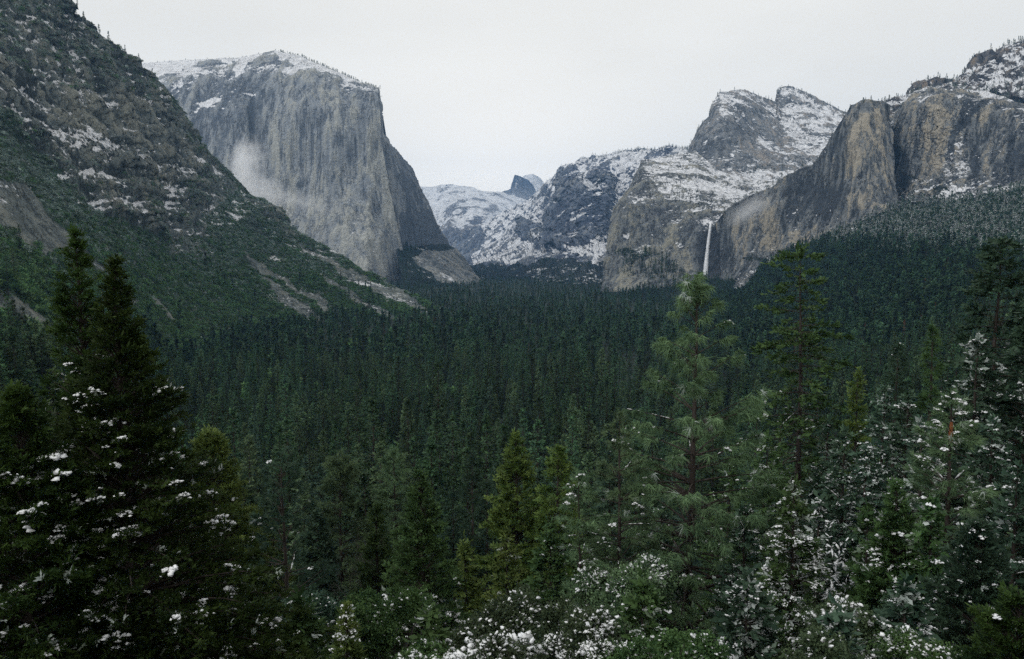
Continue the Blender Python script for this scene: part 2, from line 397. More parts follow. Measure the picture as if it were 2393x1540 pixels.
def left_disp(W, S, N):
    y, x = S[..., 1], S[..., 0]
    base = 28 * fbm(W / 240, 7, 21, gain=0.55)
    cl = paint(S, [('p',[(-300,-400),(0,-200),(180,40),(330,150),(480,340),(500,420),(450,520),(420,600),(330,520),(240,500),(180,430),(60,330),(-300,150)],1.0),('p',[(560,450),(690,500),(700,560),(640,560),(560,520)],0.8)], 0.0, 10, seed=4)
    cl = _gs(_gs(cl, 4, 0), 4, 1)
    # stepped ledges that dip to the right, cut by gullies
    zz = W[..., 2] + 0.10 * W[..., 0] + 26 * fbm(W / 170, 4, 33)
    st = 9 * np.abs(((zz / 46) % 1) - 0.5) * 2 + 4 * np.abs(((zz / 15 + 0.3) % 1) - 0.5) * 2
    gul = 26 * fbm(np.stack([W[..., 0], W[..., 1], W[..., 2] * 0.25], -1) / 95, 5, 35, ridged=True, gain=0.6)
    sl = 2.2 * fbm(W / 14, 4, 36) + 7 * fbm(W / 70, 3, 37)
    return base * (0.35 + 0.65 * cl) + cl * (st + gul) + sl
snow = (0.0, [('p',[(-300,-300),(130,-60),(345,150),(480,350),(600,470),(560,520),(400,560),(250,500),(60,330),(-300,100)],0.20),('e',160,330,120,14,8,0.55),('e',150,352,90,8,5,0.45),('e',210,322,60,8,4,0.4),('e',190,412,40,9,6,0.7),('e',245,430,60,10,15,0.5),('e',385,430,18,40,-10,0.7),('e',390,465,22,30,0,0.5),
    ('e',462,378,22,9,50,0.8),('e',440,420,30,8,40,0.4),('e',290,480,80,20,20,0.35),('e',300,500,70,20,20,0.3),('e',60,215,60,30,40,0.45),('e',120,180,60,20,30,0.3),('e',90,60,120,60,30,0.2),
    ('e',40,250,60,30,40,0.2),('e',355,220,30,12,40,0.35),('e',370,245,40,8,40,0.3),('e',200,255,70,12,20,0.15),('e',330,380,60,14,20,0.25),('e',60,410,160,60,35,0.12),('e',520,400,30,6,20,0.4)])
veg = (0.60, [('p',[(-300,-300),(130,-60),(345,150),(480,350),(560,440),(400,560),(250,500),(60,330),(-300,100)],-0.24),('p',[(100,170),(260,120),(330,150),(400,210),(300,240),(240,260),(120,300),(60,220)],-0.05),
    ('p',[(-100,120),(60,180),(140,220),(220,220),(330,225),(400,300),(470,380),(440,420),(330,420),(240,400),(120,340),(40,300),(-100,240)],-0.42),
    ('p',[(80,330),(300,350),(330,440),(300,480),(200,420),(130,380)],-0.12),
    ('p',[(560,460),(690,500),(695,560),(640,540)],-0.2), ('p',[(385,520),(480,520),(480,600),(400,600)],-0.2)] + [('s', a[1], -0.35) for a in TALUS])
tone = (-0.1, [('p',[(130,210),(330,225),(350,330),(200,330),(130,280)],0.7),('p',[(120,360),(300,400),(280,450),(160,420)],0.1),('p',[(20,160),(80,280),(110,300),(80,180)],-1.2),('e',40,290,70,25,45,-0.8),('e',90,400,40,20,30,-0.8),('e',200,400,90,14,12,-0.7),('e',690,535,6,20,0,1.4)]
    + [('p', a[1], 0.3) for a in TALUS])
def ledges(W, S):
    zz = W[..., 2] + 0.16 * W[..., 0] + 22 * fbm(W / 120, 4, 63)
    k = np.maximum(np.exp(-((np.mod(zz / 31, 1) - 0.5) / 0.07) ** 2), 0.7 * np.exp(-((np.mod(zz / 13 + 0.4, 1) - 0.5) / 0.10) ** 2))
    lo = np.clip((520 - S[..., 1] + 0.25 * S[..., 0]) / 80, 0, 1)
    return 0.5 * k * lo * np.clip(0.5 + 1.6 * fbm(W / 60, 3, 64), 0, 1)
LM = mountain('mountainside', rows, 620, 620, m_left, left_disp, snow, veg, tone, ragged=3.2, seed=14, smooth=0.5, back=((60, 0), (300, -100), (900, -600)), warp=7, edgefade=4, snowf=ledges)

# ---- waterfall wall and the bench above it
m_wall = rock_mat('streaked_granite', 3.2, (0.06, 0.068, 0.08), (0.175, 0.19, 0.198), (0.255, 0.25, 0.212), zs=0.06, streak=1.1, veg=(0.03, 0.045, 0.038), nz0=0.5, nzk=0.9)
rows = [
 [(1430,500,3400),(1485,418,3500),(1497,374,3600),(1560,364,3700),(1625,352,3750),(1680,400,3500),(1760,425,3450),(1830,425,3300),(1930,380,3200)],
 [(1428,515,3150),(1470,455,3200),(1500,415,3300),(1560,410,3350),(1620,420,3300),(1670,450,3200),(1740,465,3100),(1830,440,3050),(1930,400,3000)],
 [(1426,545,3020),(1455,490,3020),(1510,480,3050),(1560,495,3000),(1600,508,2960),(1650,519,2860),(1680,521,2850),(1740,500,2860),(1850,450,2850)],
 [(1420,600,2990),(1450,590,2950),(1500,575,2940),(1555,570,2900),(1605,565,2850),(1640,560,2830),(1670,560,2820),(1740,560,2780),(1850,520,2780)],
 [(1412,650,2960),(1450,640,2880),(1500,635,2820),(1550,630,2800),(1605,625,2800),(1635,625,2790),(1668,625,2780),(1740,625,2700),(1850,600,2700)],
 [(1403,695,2850),(1450,698,2700),(1500,695,2620),(1550,690,2600),(1600,685,2600),(1640,678,2600),(1668,675,2590),(1740,690,2400),(1850,680,2400)],
 [(1400,740,2500),(1450,745,2300),(1500,745,2200),(1550,745,2150),(1600,740,2150),(1640,735,2150),(1668,730,2150),(1740,740,2000),(1850,740,2000)],
]
snow = (0.0, [('p',[(1500,372),(1625,350),(1700,400),(1900,370),(1850,420),(1760,470),(1700,515),(1660,515),(1600,500),(1560,480),(1520,430),(1500,400)],0.22),('e',1620,490,70,20,0,-0.12),('e',1466,550,14,6,0,0.8),('e',1560,440,40,6,30,0.3),('e',1650,440,70,10,10,0.3),('e',1600,390,80,10,15,0.1),('e',1480,430,20,30,0,0.15),('p',[(1380,600),(1700,600),(1760,600),(1760,780),(1380,780)],-1.2)])
veg = (0.0, [('p',[(1500,372),(1625,350),(1700,400),(1900,370),(1850,420),(1760,470),(1690,517),(1640,517),(1560,480)],0.22),('e',1630,480,90,35,10,0.28),('e',1500,380,30,20,0,0.2),('e',1470,595,50,18,0,0.6),('p',[(1430,640),(1480,600),(1560,590),(1600,640),(1610,680),(1500,650)],0.35),('p',[(1395,690),(1700,660),(1760,690),(1760,760),(1395,760)],1.0),('e',1440,500,20,30,0,0.25)])
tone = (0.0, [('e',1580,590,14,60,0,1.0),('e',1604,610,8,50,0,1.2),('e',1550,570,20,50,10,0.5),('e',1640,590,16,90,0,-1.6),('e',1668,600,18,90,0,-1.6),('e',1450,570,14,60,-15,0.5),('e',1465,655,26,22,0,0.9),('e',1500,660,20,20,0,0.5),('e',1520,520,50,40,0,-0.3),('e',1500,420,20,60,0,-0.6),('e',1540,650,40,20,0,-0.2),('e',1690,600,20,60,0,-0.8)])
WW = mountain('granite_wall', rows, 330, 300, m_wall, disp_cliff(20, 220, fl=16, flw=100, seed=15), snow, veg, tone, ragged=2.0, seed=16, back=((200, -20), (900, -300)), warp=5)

# ---- upper domes behind the waterfall wall
m_dome = rock_mat('snowy_granite', 4.0, (0.095, 0.108, 0.125), (0.22, 0.235, 0.25), (0.29, 0.27, 0.25), zs=0.3, streak=0.9, veg=(0.06, 0.075, 0.07), nz0=0.5, nzk=1.1)
rows = [
 [(1600,372,3900),(1612,340,3950),(1632,298,4000),(1658,272,4050),(1664,245,4100),(1682,214,4200),(1740,207,4300),(1782,226,4350),(1812,236,4350),(1819,203,4500),(1850,200,4500),(1885,215,4500),(1930,240,4450),(1975,262,4400),(2060,300,4300)],
 [(1598,385,3850),(1612,352,3870),(1634,315,3880),(1660,290,3880),(1675,265,3880),(1692,245,3950),(1740,240,4050),(1782,255,4150),(1812,262,4200),(1822,240,4350),(1850,245,4300),(1885,255,4250),(1930,280,4200),(1975,300,4150),(2060,340,4000)],
 [(1604,395,3800),(1618,368,3800),(1640,345,3780),(1665,335,3760),(1685,320,3760),(1710,310,3780),(1750,310,3850),(1785,315,3920),(1812,315,3980),(1830,315,4050),(1855,315,4030),(1885,320,4000),(1930,330,3950),(1975,340,3900),(2060,380,3800)],
 [(1612,400,3700),(1628,390,3700),(1648,385,3690),(1670,382,3680),(1690,378,3670),(1715,375,3680),(1755,375,3700),(1790,375,3720),(1815,375,3740),(1835,375,3750),(1860,375,3750),(1890,378,3750),(1930,385,3700),(1975,395,3650),(2060,420,3600)],
 [(1630,430,3500),(1650,440,3500),(1670,450,3480),(1690,455,3450),(1705,455,3440),(1730,455,3440),(1760,455,3440),(1795,450,3440),(1820,450,3440),(1840,450,3440),(1865,450,3440),(1895,450,3440),(1935,450,3440),(1980,450,3400),(2060,460,3300)],
]
snow = (0.02, [('p',[(1670,208),(1740,200),(1820,245),(1800,260),(1760,250),(1720,255),(1740,270),(1700,300),(1680,270)],0.2),('p',[(1820,240),(1860,225),(1990,262),(2040,300),(1930,370),(1900,350),(1850,320),(1800,290),(1790,260)],0.26),('e',1780,330,20,8,20,0.8),('e',1720,345,10,30,20,0.4),('e',1850,215,50,8,20,0.35),
   ('p',[(1690,400),(1850,410),(1850,470),(1690,470)],0.35),('e',1830,370,50,10,15,0.25),('e',1700,380,30,8,20,0.3)])
veg = (0.05, [('p',[(1690,390),(1860,390),(1860,470),(1690,470)],0.35),('e',1730,225,60,14,10,0.25),('e',1890,260,60,40,20,0.2)])
tone = (-0.1, [('e',1650,340,20,50,-15,-0.6),('e',1740,260,30,20,30,-0.8),('e',1690,330,14,60,0,-0.3),('e',1830,345,50,14,20,0.9),('e',1815,222,6,20,0,1.3),('e',1850,205,30,6,10,-0.4),('e',1790,380,60,30,20,0.1),('e',1634,370,14,24,0,-0.8)])
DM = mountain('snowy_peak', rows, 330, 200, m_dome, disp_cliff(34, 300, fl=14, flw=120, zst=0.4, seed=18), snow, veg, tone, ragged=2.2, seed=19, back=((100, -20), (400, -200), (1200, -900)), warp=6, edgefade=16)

# ---- tower and long cliff on the right
m_right = rock_mat('orange_streaked_granite', 2.6, (0.055, 0.064, 0.076), (0.18, 0.195, 0.205), (0.31, 0.285, 0.235), zs=0.07, streak=1.2, veg=(0.035, 0.048, 0.045), nz0=0.5, nzk=0.9)
rows = [
 [(1672,522,2740),(1700,487,2700),(1750,458,2640),(1805,436,2600),(1850,400,2560),(1902,384,2540),(1918,358,2480),(1950,312,2440),(1972,272,2420),(1988,246,2400),(2020,233,2380),(2060,235,2380),(2083,246,2400)],
 [(1674,540,2730),(1704,520,2680),(1752,500,2620),(1805,480,2570),(1852,455,2530),(1905,430,2490),(1925,400,2440),(1955,370,2400),(1978,340,2380),(1998,320,2350),(2030,310,2330),(2066,310,2330),(2088,320,2350)],
 [(1678,580,2710),(1710,560,2660),(1755,545,2590),(1808,530,2530),(1856,510,2480),(1908,485,2440),(1932,455,2400),(1962,430,2370),(1985,420,2340),(2008,410,2310),(2036,405,2290),(2070,400,2290),(2090,400,2310)],
 [(1684,625,2680),(1716,605,2620),(1760,590,2540),(1812,580,2470),(1860,565,2420),(1912,550,2380),(1940,530,2340),(1970,515,2310),(1992,505,2280),(2014,495,2260),(2042,485,2240),(2076,480,2240),(2094,480,2260)],
 [(1690,665,2620),(1722,645,2550),(1766,628,2480),(1816,615,2400),(1864,600,2350),(1916,580,2310),(1946,560,2280),(1976,545,2250),(1998,535,2230),(2020,525,2210),(2046,515,2190),(2080,505,2190),(2098,505,2210)],
 [(1694,705,2500),(1726,690,2420),(1770,670,2350),(1820,655,2280),(1868,640,2230),(1920,620,2190),(1950,605,2160),(1980,590,2130),(2002,580,2110),(2024,570,2090),(2050,560,2070),(2084,550,2070),(2102,550,2090)],
]
snow = (0.0, [('e',1930,360,22,4,-50,0.5),('e',1850,402,40,4,-30,0.35),('e',1740,462,40,3,-20,0.3)])
veg = (0.0, [('p',[(1660,520),(1850,392),(1905,380),(1905,392),(1850,415),(1790,450),(1720,485),(1690,520)],0.32),('p',[(1700,640),(1740,600),(1790,600),(1800,640),(1760,690),(1690,700)],0.25),('e',1770,600,60,14,0,0.4)])
tone = (-0.12, [('e',2010,290,26,50,15,0.8),('e',2050,270,14,60,0,1.3),('e',2070,330,14,80,0,0.8),('e',2035,255,40,16,0,-0.6),('e',1960,330,16,60,35,-0.8),('e',2000,370,14,60,0,1.3),('e',1985,380,20,50,0,0.5),('e',1930,470,90,40,-15,-1.1),('e',2020,470,50,20,20,1.1),('e',2068,487,6,10,0,1.8),('e',1850,440,60,30,-20,-0.4),
    ('e',1770,520,40,50,0,0.5),('e',1805,540,20,60,0,0.8),('e',1900,560,60,30,0,0.7),('e',1840,545,12,60,0,-0.9),('e',1740,560,20,40,0,0.8),('e',1745,640,36,40,0,-0.4),('e',1700,600,14,50,0,-1.0),('e',1880,520,14,50,0,-0.6),('e',1860,575,20,24,0,0.8),('e',2040,400,30,40,0,0.4),('e',1950,545,40,16,0,0.5)])
RT = mountain('granite_tower', rows, 380, 300, m_right, disp_cliff(20, 190, fl=15, flw=80, seed=24), snow, veg, tone, ragged=1.8, seed=25, back=((120, 0), (500, -200), (1200, -900)), warp=5)

rows = [
 [(2070,262,2720),(2092,268,2700),(2104,246,2660),(2135,214,2600),(2172,202,2560),(2215,208,2530),(2250,206,2500),(2300,212,2440),(2345,225,2380),(2400,252,2300),(2480,280,2200),(2620,300,2050)],
 [(2075,300,2560),(2096,300,2500),(2112,285,2440),(2140,245,2420),(2178,226,2380),(2220,232,2360),(2260,228,2340),(2305,235,2280),(2350,250,2210),(2400,275,2130),(2480,300,2040),(2620,330,1900)],
 [(2080,380,2500),(2100,380,2440),(2120,365,2400),(2150,345,2370),(2185,330,2340),(2225,330,2300),(2270,330,2270),(2315,335,2210),(2355,345,2150),(2400,360,2080),(2480,380,1980),(2620,400,1850)],
 [(2085,450,2440),(2104,450,2380),(2128,440,2330),(2158,430,2290),(2195,425,2250),(2235,425,2210),(2280,425,2180),(2320,425,2130),(2360,430,2080),(2400,440,2010),(2480,450,1920),(2620,470,1800)],
 [(2090,510,2300),(2110,505,2250),(2136,495,2200),(2168,490,2150),(2205,490,2100),(2245,490,2060),(2290,480,2030),(2330,470,2010),(2368,465,1970),(2400,465,1920),(2480,475,1830),(2620,500,1700)],
 [(2095,570,2100),(2115,565,2050),(2142,560,2000),(2175,555,1950),(2210,550,1900),(2250,545,1860),(2295,540,1820),(2335,535,1790),(2375,530,1740),(2410,530,1690),(2490,540,1600),(2630,560,1500)],
]
snow = (0.0, [('e',2150,205,60,8,-35,0.5),('e',2240,206,90,6,3,0.6),('e',2330,220,70,8,15,0.6),('e',2250,330,12,40,15,0.3),('p',[(2095,440),(2160,420),(2230,440),(2290,460),(2393,440),(2620,430),(2620,600),(2095,600)],0.25),('p',[(2210,300),(2250,310),(2270,420),(2230,450),(2200,400)],0.15)])
veg = (0.0, [('p',[(2095,440),(2130,410),(2200,440),(2250,465),(2320,460),(2393,445),(2620,430),(2620,600),(2095,600)],0.5),('p',[(2100,270),(2240,200),(2400,235),(2400,255),(2240,225),(2160,230)],0.2),('e',2215,420,30,60,10,0.35)])
tone = (-0.1, [('e',2160,300,40,60,20,0.6),('e',2190,360,30,50,0,0.8),('e',2140,240,30,20,0,0.6),('e',2155,290,10,14,0,-1.2),('p',[(2250,240),(2310,240),(2240,330),(2230,380),(2215,380)],-1.4),('e',2310,380,16,90,0,0.9),('e',2350,340,16,100,0,0.6),('e',2280,400,12,90,0,-1.2),('e',2330,420,8,60,0,-0.8),('e',2120,380,30,60,20,-0.8),('e',2372,340,8,90,0,-1.3),('e',2395,330,14,80,0,-0.7),('e',2300,270,20,30,0,0.7),('e',2240,300,12,50,30,0.2),('e',2210,280,26,16,0,0.7),('e',2350,440,14,40,0,-0.8)])
RC = mountain('granite_cliff', rows, 340, 330, m_right, disp_cliff(22, 200, fl=20, flw=90, seed=27), snow, veg, tone, ragged=2.2, seed=28, back=((100, 5), (500, 30), (1200, -600)), warp=5)

# ---- craggy snow ridge, top right
m_crag = rock_mat('snowed_crag', 3.0, (0.05, 0.052, 0.06), (0.12, 0.12, 0.125), (0.22, 0.18, 0.14), zs=0.3, streak=1.0, veg=(0.05, 0.06, 0.06), nz0=0.5, nzk=1.0)
rows = [
 [(2050,240,3200),(2110,226,3150),(2160,200,3100),(2230,196,3050),(2250,170,3000),(2285,135,2980),(2310,125,2960),(2325,150,2950),(2345,108,2930),(2393,92,2900),(2460,70,2850),(2600,60,2750)],
 [(2050,262,3000),(2110,245,2950),(2160,222,2900),(2230,206,2850),(2255,192,2820),(2290,172,2780),(2315,160,2760),(2335,160,2740),(2355,150,2720),(2400,145,2700),(2470,130,2640),(2600,120,2550)],
 [(2050,300,2800),(2110,290,2750),(2160,260,2700),(2230,235,2650),(2265,232,2600),(2300,228,2560),(2325,225,2530),(2345,225,2500),(2370,230,2470),(2410,240,2430),(2480,250,2370),(2600,250,2300)],
]
snow = (0.3, [('e',2270,175,30,10,-40,0.5),('e',2330,190,20,30,30,0.5),('e',2380,150,20,40,20,0.4),('e',2350,215,80,12,5,0.5),('e',2120,235,60,10,-20,0.3),('e',2300,140,20,14,-40,-0.4)])
veg = (0.1, [('e',2320,205,80,20,0,0.3),('e',2200,200,60,12,0,0.2)])
CR = mountain('craggy_ridge', rows, 220, 110, m_crag, disp_cliff(36, 90, fl=24, flw=50, zst=0.6, seed=29), snow, veg, (-0.3, [('e',2290,150,30,16,-40,0.6)]), ragged=5, seed=30, back=((100, -40), (500, -300), (1200, -900)), warp=5)

# ---- far valley: snow-covered south wall, then the half-cut dome, then pale domes
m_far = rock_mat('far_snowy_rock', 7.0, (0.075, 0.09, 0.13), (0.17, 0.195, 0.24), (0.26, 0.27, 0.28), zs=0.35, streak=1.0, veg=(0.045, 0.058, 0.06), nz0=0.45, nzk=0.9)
rows = [
 [(1048,592,9500),(1078,560,9300),(1110,540,9000),(1150,516,8800),(1185,502,8600),(1217,486,8400),(1244,460,8200),(1268,432,8000),(1322,398,7400),(1372,376,6900),(1420,358,6500),(1490,346,6200),(1560,350,5900),(1640,338,5600),(1720,345,5400)],
 [(1056,600,8900),(1084,575,8700),(1116,560,8400),(1152,535,8200),(1190,512,8000),(1220,500,7800),(1250,480,7600),(1280,462,7400),(1312,430,7000),(1338,410,6500),(1400,400,6050),(1460,400,5900),(1540,400,5600),(1640,390,5300),(1720,390,5000)],
 [(1064,610,8300),(1090,595,8100),(1120,582,7900),(1156,565,7700),(1194,545,7400),(1226,530,7200),(1256,515,7000),(1286,505,6900),(1302,480,6500),(1335,460,6050),(1390,455,5750),(1450,460,5700),(1540,460,5300),(1640,450,5000),(1720,450,4800)],
 [(1070,620,7600),(1096,610,7400),(1126,602,7200),(1160,590,7000),(1198,575,6700),(1230,562,6500),(1258,555,6400),(1280,560,6300),(1290,540,5950),(1325,530,5600),(1385,525,5400),(1440,530,5300),(1540,530,5000),(1640,520,4800),(1720,520,4600)],
 [(1080,632,6800),(1106,626,6600),(1134,622,6400),(1168,615,6200),(1204,605,5900),(1234,600,5700),(1260,598,5600),(1284,598,5400),(1300,595,5300),(1335,588,5150),(1385,585,5000),(1440,590,4900),(1540,590,4700),(1640,590,4500),(1720,590,4400)],
 [(1090,642,6000),(1114,640,5800),(1142,640,5500),(1174,638,5300),(1208,634,5100),(1238,632,4900),(1264,632,4800),(1288,632,4700),(1306,632,4600),(1340,630,4500),(1388,628,4400),(1440,630,4350),(1540,630,4300),(1640,640,4200),(1720,640,4100)],
 [(1080,668,4300),(1114,668,4200),(1142,668,4150),(1174,668,4100),(1208,668,4050),(1238,668,4000),(1264,668,3950),(1288,668,3900),(1306,668,3850),(1340,668,3800),(1388,668,3750),(1440,668,3700),(1540,670,3700),(1640,680,3600),(1720,680,3500)],
]
DKF = [[(1325,400),(1350,395),(1365,430),(1385,440),(1385,460),(1410,470),(1430,480),(1425,560),(1400,590),(1350,596),(1285,600),(1290,560),(1300,520),(1330,490),(1318,450)],
       [(1385,395),(1425,385),(1440,430),(1440,480),(1400,460),(1380,430)]]
snow = (0.42, [('p',DKF[0],-0.52),('p',DKF[1],-0.45),('p',[(1040,600),(1070,560),(1130,530),(1150,560),(1100,600),(1120,640),(1050,640)],-0.5),('p',[(1230,520),(1270,545),(1260,580),(1225,560),(1215,535)],-0.5),
    ('p',[(1060,625),(1200,615),(1290,610),(1420,610),(1500,610),(1500,690),(1060,690)],-0.5),('e',1130,590,60,20,0,-0.15),('e',1395,430,6,40,10,0.4),('e',1390,450,40,8,35,0.8),('e',1412,490,30,6,-35,0.7),('e',1370,538,30,5,-6,0.8),('e',1360,582,45,6,-12,0.7),('e',1390,615,16,6,-45,1.0),
    ('e',1300,440,30,26,-20,0.3),('e',1200,520,60,20,-20,0.15),('e',1480,400,40,40,0,0.25),('e',1280,590,30,8,0,0.35),('e',1465,375,60,10,0,0.1),('e',1460,350,60,5,0,-0.35)])
veg = (0.1, [('p',[(1050,634),(1150,624),(1200,625),(1290,618),(1420,618),(1500,605),(1720,590),(1720,690),(1050,690)],0.8),('e',1250,560,90,30,0,0.25),('e',1200,530,80,20,0,0.25),('e',1290,400,90,6,-25,0.2),('e',1430,352,80,8,-10,0.35),('e',1250,500,50,20,0,0.2),('e',1460,380,50,16,0,0.2)])
tone = (-0.35, [('e',1340,430,10,60,0,0.4),('e',1345,520,40,50,0,-0.1),('e',1110,590,50,40,0,0.2),('p',DKF[0],-0.2),('e',1405,620,20,8,0,0.8)])
def far_disp(W, S, N):
    x, y = S[..., 0], S[..., 1]
    but = _gs(_gs(paint(S, [('p', DKF[0], 1.0), ('p', DKF[1], 0.8), ('p', [(1215,520),(1270,540),(1265,585),(1225,565)], 0.7)], 0, 3, seed=6), 3, 0), 3, 1)
    return 60 * fbm(W / 700, 7, 41, gain=0.55) + 60 * fbm(W / np.array([260, 260, 700]), 5, 42, ridged=True, gain=0.55) + 90 * but * np.clip((y - 400) / 40, 0.15, 1)
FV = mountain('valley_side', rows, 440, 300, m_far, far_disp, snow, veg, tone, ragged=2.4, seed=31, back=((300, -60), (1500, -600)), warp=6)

# half-cut dome
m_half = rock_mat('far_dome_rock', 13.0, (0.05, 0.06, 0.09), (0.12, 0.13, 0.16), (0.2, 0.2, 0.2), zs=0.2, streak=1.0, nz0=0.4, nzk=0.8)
rows = [
 [(1160,488,13200),(1170,454,13200),(1182,446,13100),(1195,442,13000),(1203,408,13000),(1216,411,13050),(1232,422,13150),(1247,442,13300),(1264,478,13600)],
 [(1158,500,12700),(1168,474,12700),(1180,466,12600),(1194,462,12500),(1206,436,12600),(1218,442,12650),(1232,450,12750),(1246,468,12900),(1262,490,13200)],
 [(1158,520,12300),(1176,505,12300),(1190,500,12200),(1200,500,12100),(1208,495,12200),(1218,492,12250),(1232,492,12400),(1246,498,12500),(1262,510,12800)],
]
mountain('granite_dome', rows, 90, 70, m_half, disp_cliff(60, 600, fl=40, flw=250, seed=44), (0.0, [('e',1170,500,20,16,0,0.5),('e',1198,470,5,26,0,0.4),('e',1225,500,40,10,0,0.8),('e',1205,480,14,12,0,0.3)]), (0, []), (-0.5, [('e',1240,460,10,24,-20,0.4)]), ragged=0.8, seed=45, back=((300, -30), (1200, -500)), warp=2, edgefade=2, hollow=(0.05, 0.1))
rows = [
 [(1195,470,13900),(1212,420,13900),(1228,409,13900),(1245,406,13900),(1262,415,13950),(1278,436,14000),(1300,460,14100)],
 [(1195,500,13600),(1212,470,13600),(1228,460,13600),(1245,460,13600),(1262,465,13650),(1278,475,13700),(1300,490,13800)],
]
mountain('granite_dome', rows, 70, 40, m_half, disp_cliff(30, 600, seed=46), (1.0, []), (0, []), (0, []), ragged=0.6, seed=47, back=((300, -30), (1200, -600)), warp=2, edgefade=2)
# pale far domes
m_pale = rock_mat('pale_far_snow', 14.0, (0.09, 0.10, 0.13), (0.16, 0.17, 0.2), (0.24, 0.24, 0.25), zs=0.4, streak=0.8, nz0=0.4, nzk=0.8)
rows = [
 [(940,440,12600),(1000,438,12500),(1030,432,12400),(1060,436,12400),(1100,438,12300),(1125,448,12200),(1160,452,12200),(1200,458,12400),(1240,470,12600)],
 [(940,480,11800),(1000,478,11700),(1030,470,11600),(1060,462,11500),(1100,462,11400),(1125,468,11300),(1160,475,11300),(1200,490,11500),(1240,500,11700)],
 [(940,540,11000),(1000,530,10800),(1030,515,10700),(1060,505,10500),(1100,500,10400),(1125,505,10300),(1160,515,10300),(1200,525,10500),(1240,530,10800)],
 [(940,620,9800),(1000,610,9600),(1030,600,9500),(1060,590,9400),(1100,570,9300),(1125,560,9300),(1160,560,9300),(1200,560,9400),(1240,560,9600)],
]
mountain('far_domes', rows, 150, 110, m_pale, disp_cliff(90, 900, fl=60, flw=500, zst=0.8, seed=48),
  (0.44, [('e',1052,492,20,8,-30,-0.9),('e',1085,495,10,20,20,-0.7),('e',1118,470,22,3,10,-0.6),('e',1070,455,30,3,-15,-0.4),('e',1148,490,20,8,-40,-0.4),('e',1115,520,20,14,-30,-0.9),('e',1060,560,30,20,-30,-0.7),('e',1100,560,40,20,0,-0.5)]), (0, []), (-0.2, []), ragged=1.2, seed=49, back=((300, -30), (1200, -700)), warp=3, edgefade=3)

# ---- wooded slope below the right-hand cliffs
m_soil = plain_mat('forest_floor', (0.008, 0.016, 0.011), (0.022, 0.034, 0.024), 0.05)
m_snowslope = rock_mat('wooded_slope_ground', 2.2, (0.03, 0.035, 0.035), (0.07, 0.075, 0.07), (0.12, 0.11, 0.09), zs=0.6, veg=(0.016, 0.026, 0.022), nz0=0.7, nzk=0.3)
rows = [
 [(1660,694,2560),(1730,690,2500),(1790,620,2440),(1860,575,2380),(1920,560,2290),(1980,530,2240),(2050,500,2190),(2120,470,2130),(2200,468,2080),(2300,462,1990),(2393,440,1900),(2480,440,1820),(2640,440,1700)],
 [(1650,708,2300),(1722,706,2240),(1790,672,2100),(1860,630,2020),(1920,610,1950),(1980,590,1900),(2050,565,1850),(2120,545,1800),(2200,530,1740),(2300,520,1660),(2393,510,1580),(2480,510,1500),(2640,510,1400)],
 [(1640,725,1900),(1710,725,1820),(1780,715,1720),(1850,700,1650),(1920,685,1580),(1990,672,1500),(2060,655,1440),(2130,640,1380),(2210,625,1310),(2310,610,1230),(2400,600,1160),(2480,595,1100),(2640,590,1000)],
 [(1600,770,1540),(1680,775,1480),(1760,775,1400),(1840,770,1320),(1920,765,1240),(2000,760,1160),(2080,755,1090),(2150,745,1030),(2230,735,970),(2330,725,900),(2420,715,830),(2500,710,780),(2640,705,700)],
 [(1560,850,1070),(1640,860,1030),(1720,870,980),(1800,875,930),(1890,880,870),(1980,885,810),(2070,885,750),(2150,885,700),(2240,880,650),(2350,875,580),(2450,870,520),(2530,870,480),(2660,870,430)],
 [(1540,980,720),(1620,990,690),(1700,1000,650),(1790,1010,610),(1890,1020,560),(1990,1030,510),(2080,1040,460),(2160,1045,430),(2260,1050,390),(2380,1060,340),(2490,1060,300),(2570,1060,280),(2700,1060,250)],
 [(1540,1020,715),(1620,1040,685),(1700,1060,645),(1790,1070,605),(1890,1090,555),(1990,1110,505),(2080,1130,455),(2160,1150,425),(2260,1180,385),(2380,1220,335),(2490,1250,295),(2570,1280,275),(2700,1300,245)],
]
RS = mountain('wooded_slope', rows, 240, 240, m_snowslope, lambda W, S, N: 7 * fbm(W / 90, 5, 51) + 12 * fbm(W / 260, 3, 52), (0.0, [('p',[(1800,560),(2700,380),(2700,580),(2300,600),(2000,600),(1900,620)],0.32)]), (0.75, [('e',2010,610,30,10,-30,-0.4)]), (0, []), ragged=1.0, seed=53, back=(), edgefade=2)

# ---- valley floor and the hillside under the viewer
YK = [-200, -60, 0, 15, 30, 60, 100, 200, 400, 700, 1000, 3000, 20000]
ZK = [30, 8, -3, -12, -22, -39, -56, -92, -128, -146, -151, -152, -152]
def ground_z(X, Y):
    X = np.asarray(X, float); Y = np.asarray(Y, float)
    near = np.clip(1 - Y / 500, 0, 1)
    return np.interp(Y, YK, ZK) + near * (3.0 * fbm(np.stack([X, Y, 0 * X], -1) / 60, 4, 61) + np.clip(np.abs(X) - 60, 0, 400) * 0.06 * near)
gy = np.concatenate([np.linspace(-60, 120, 70), np.geomspace(124, 15500, 110)])
gx = np.linspace(-1, 1, 121)
GX, GY = np.meshgrid(gx, gy); GX = np.sign(GX) * np.abs(GX) ** 1.3 * (140 + np.maximum(GY, 0) * 0.95)
GZ = ground_z(GX, GY)
me = mesh_np('ground', np.stack([GX, GY, GZ], -1).reshape(-1, 3), [grid_faces(*GX.shape)], [m_soil], smooth=True)
tag(link('ground', me), kind='structure')

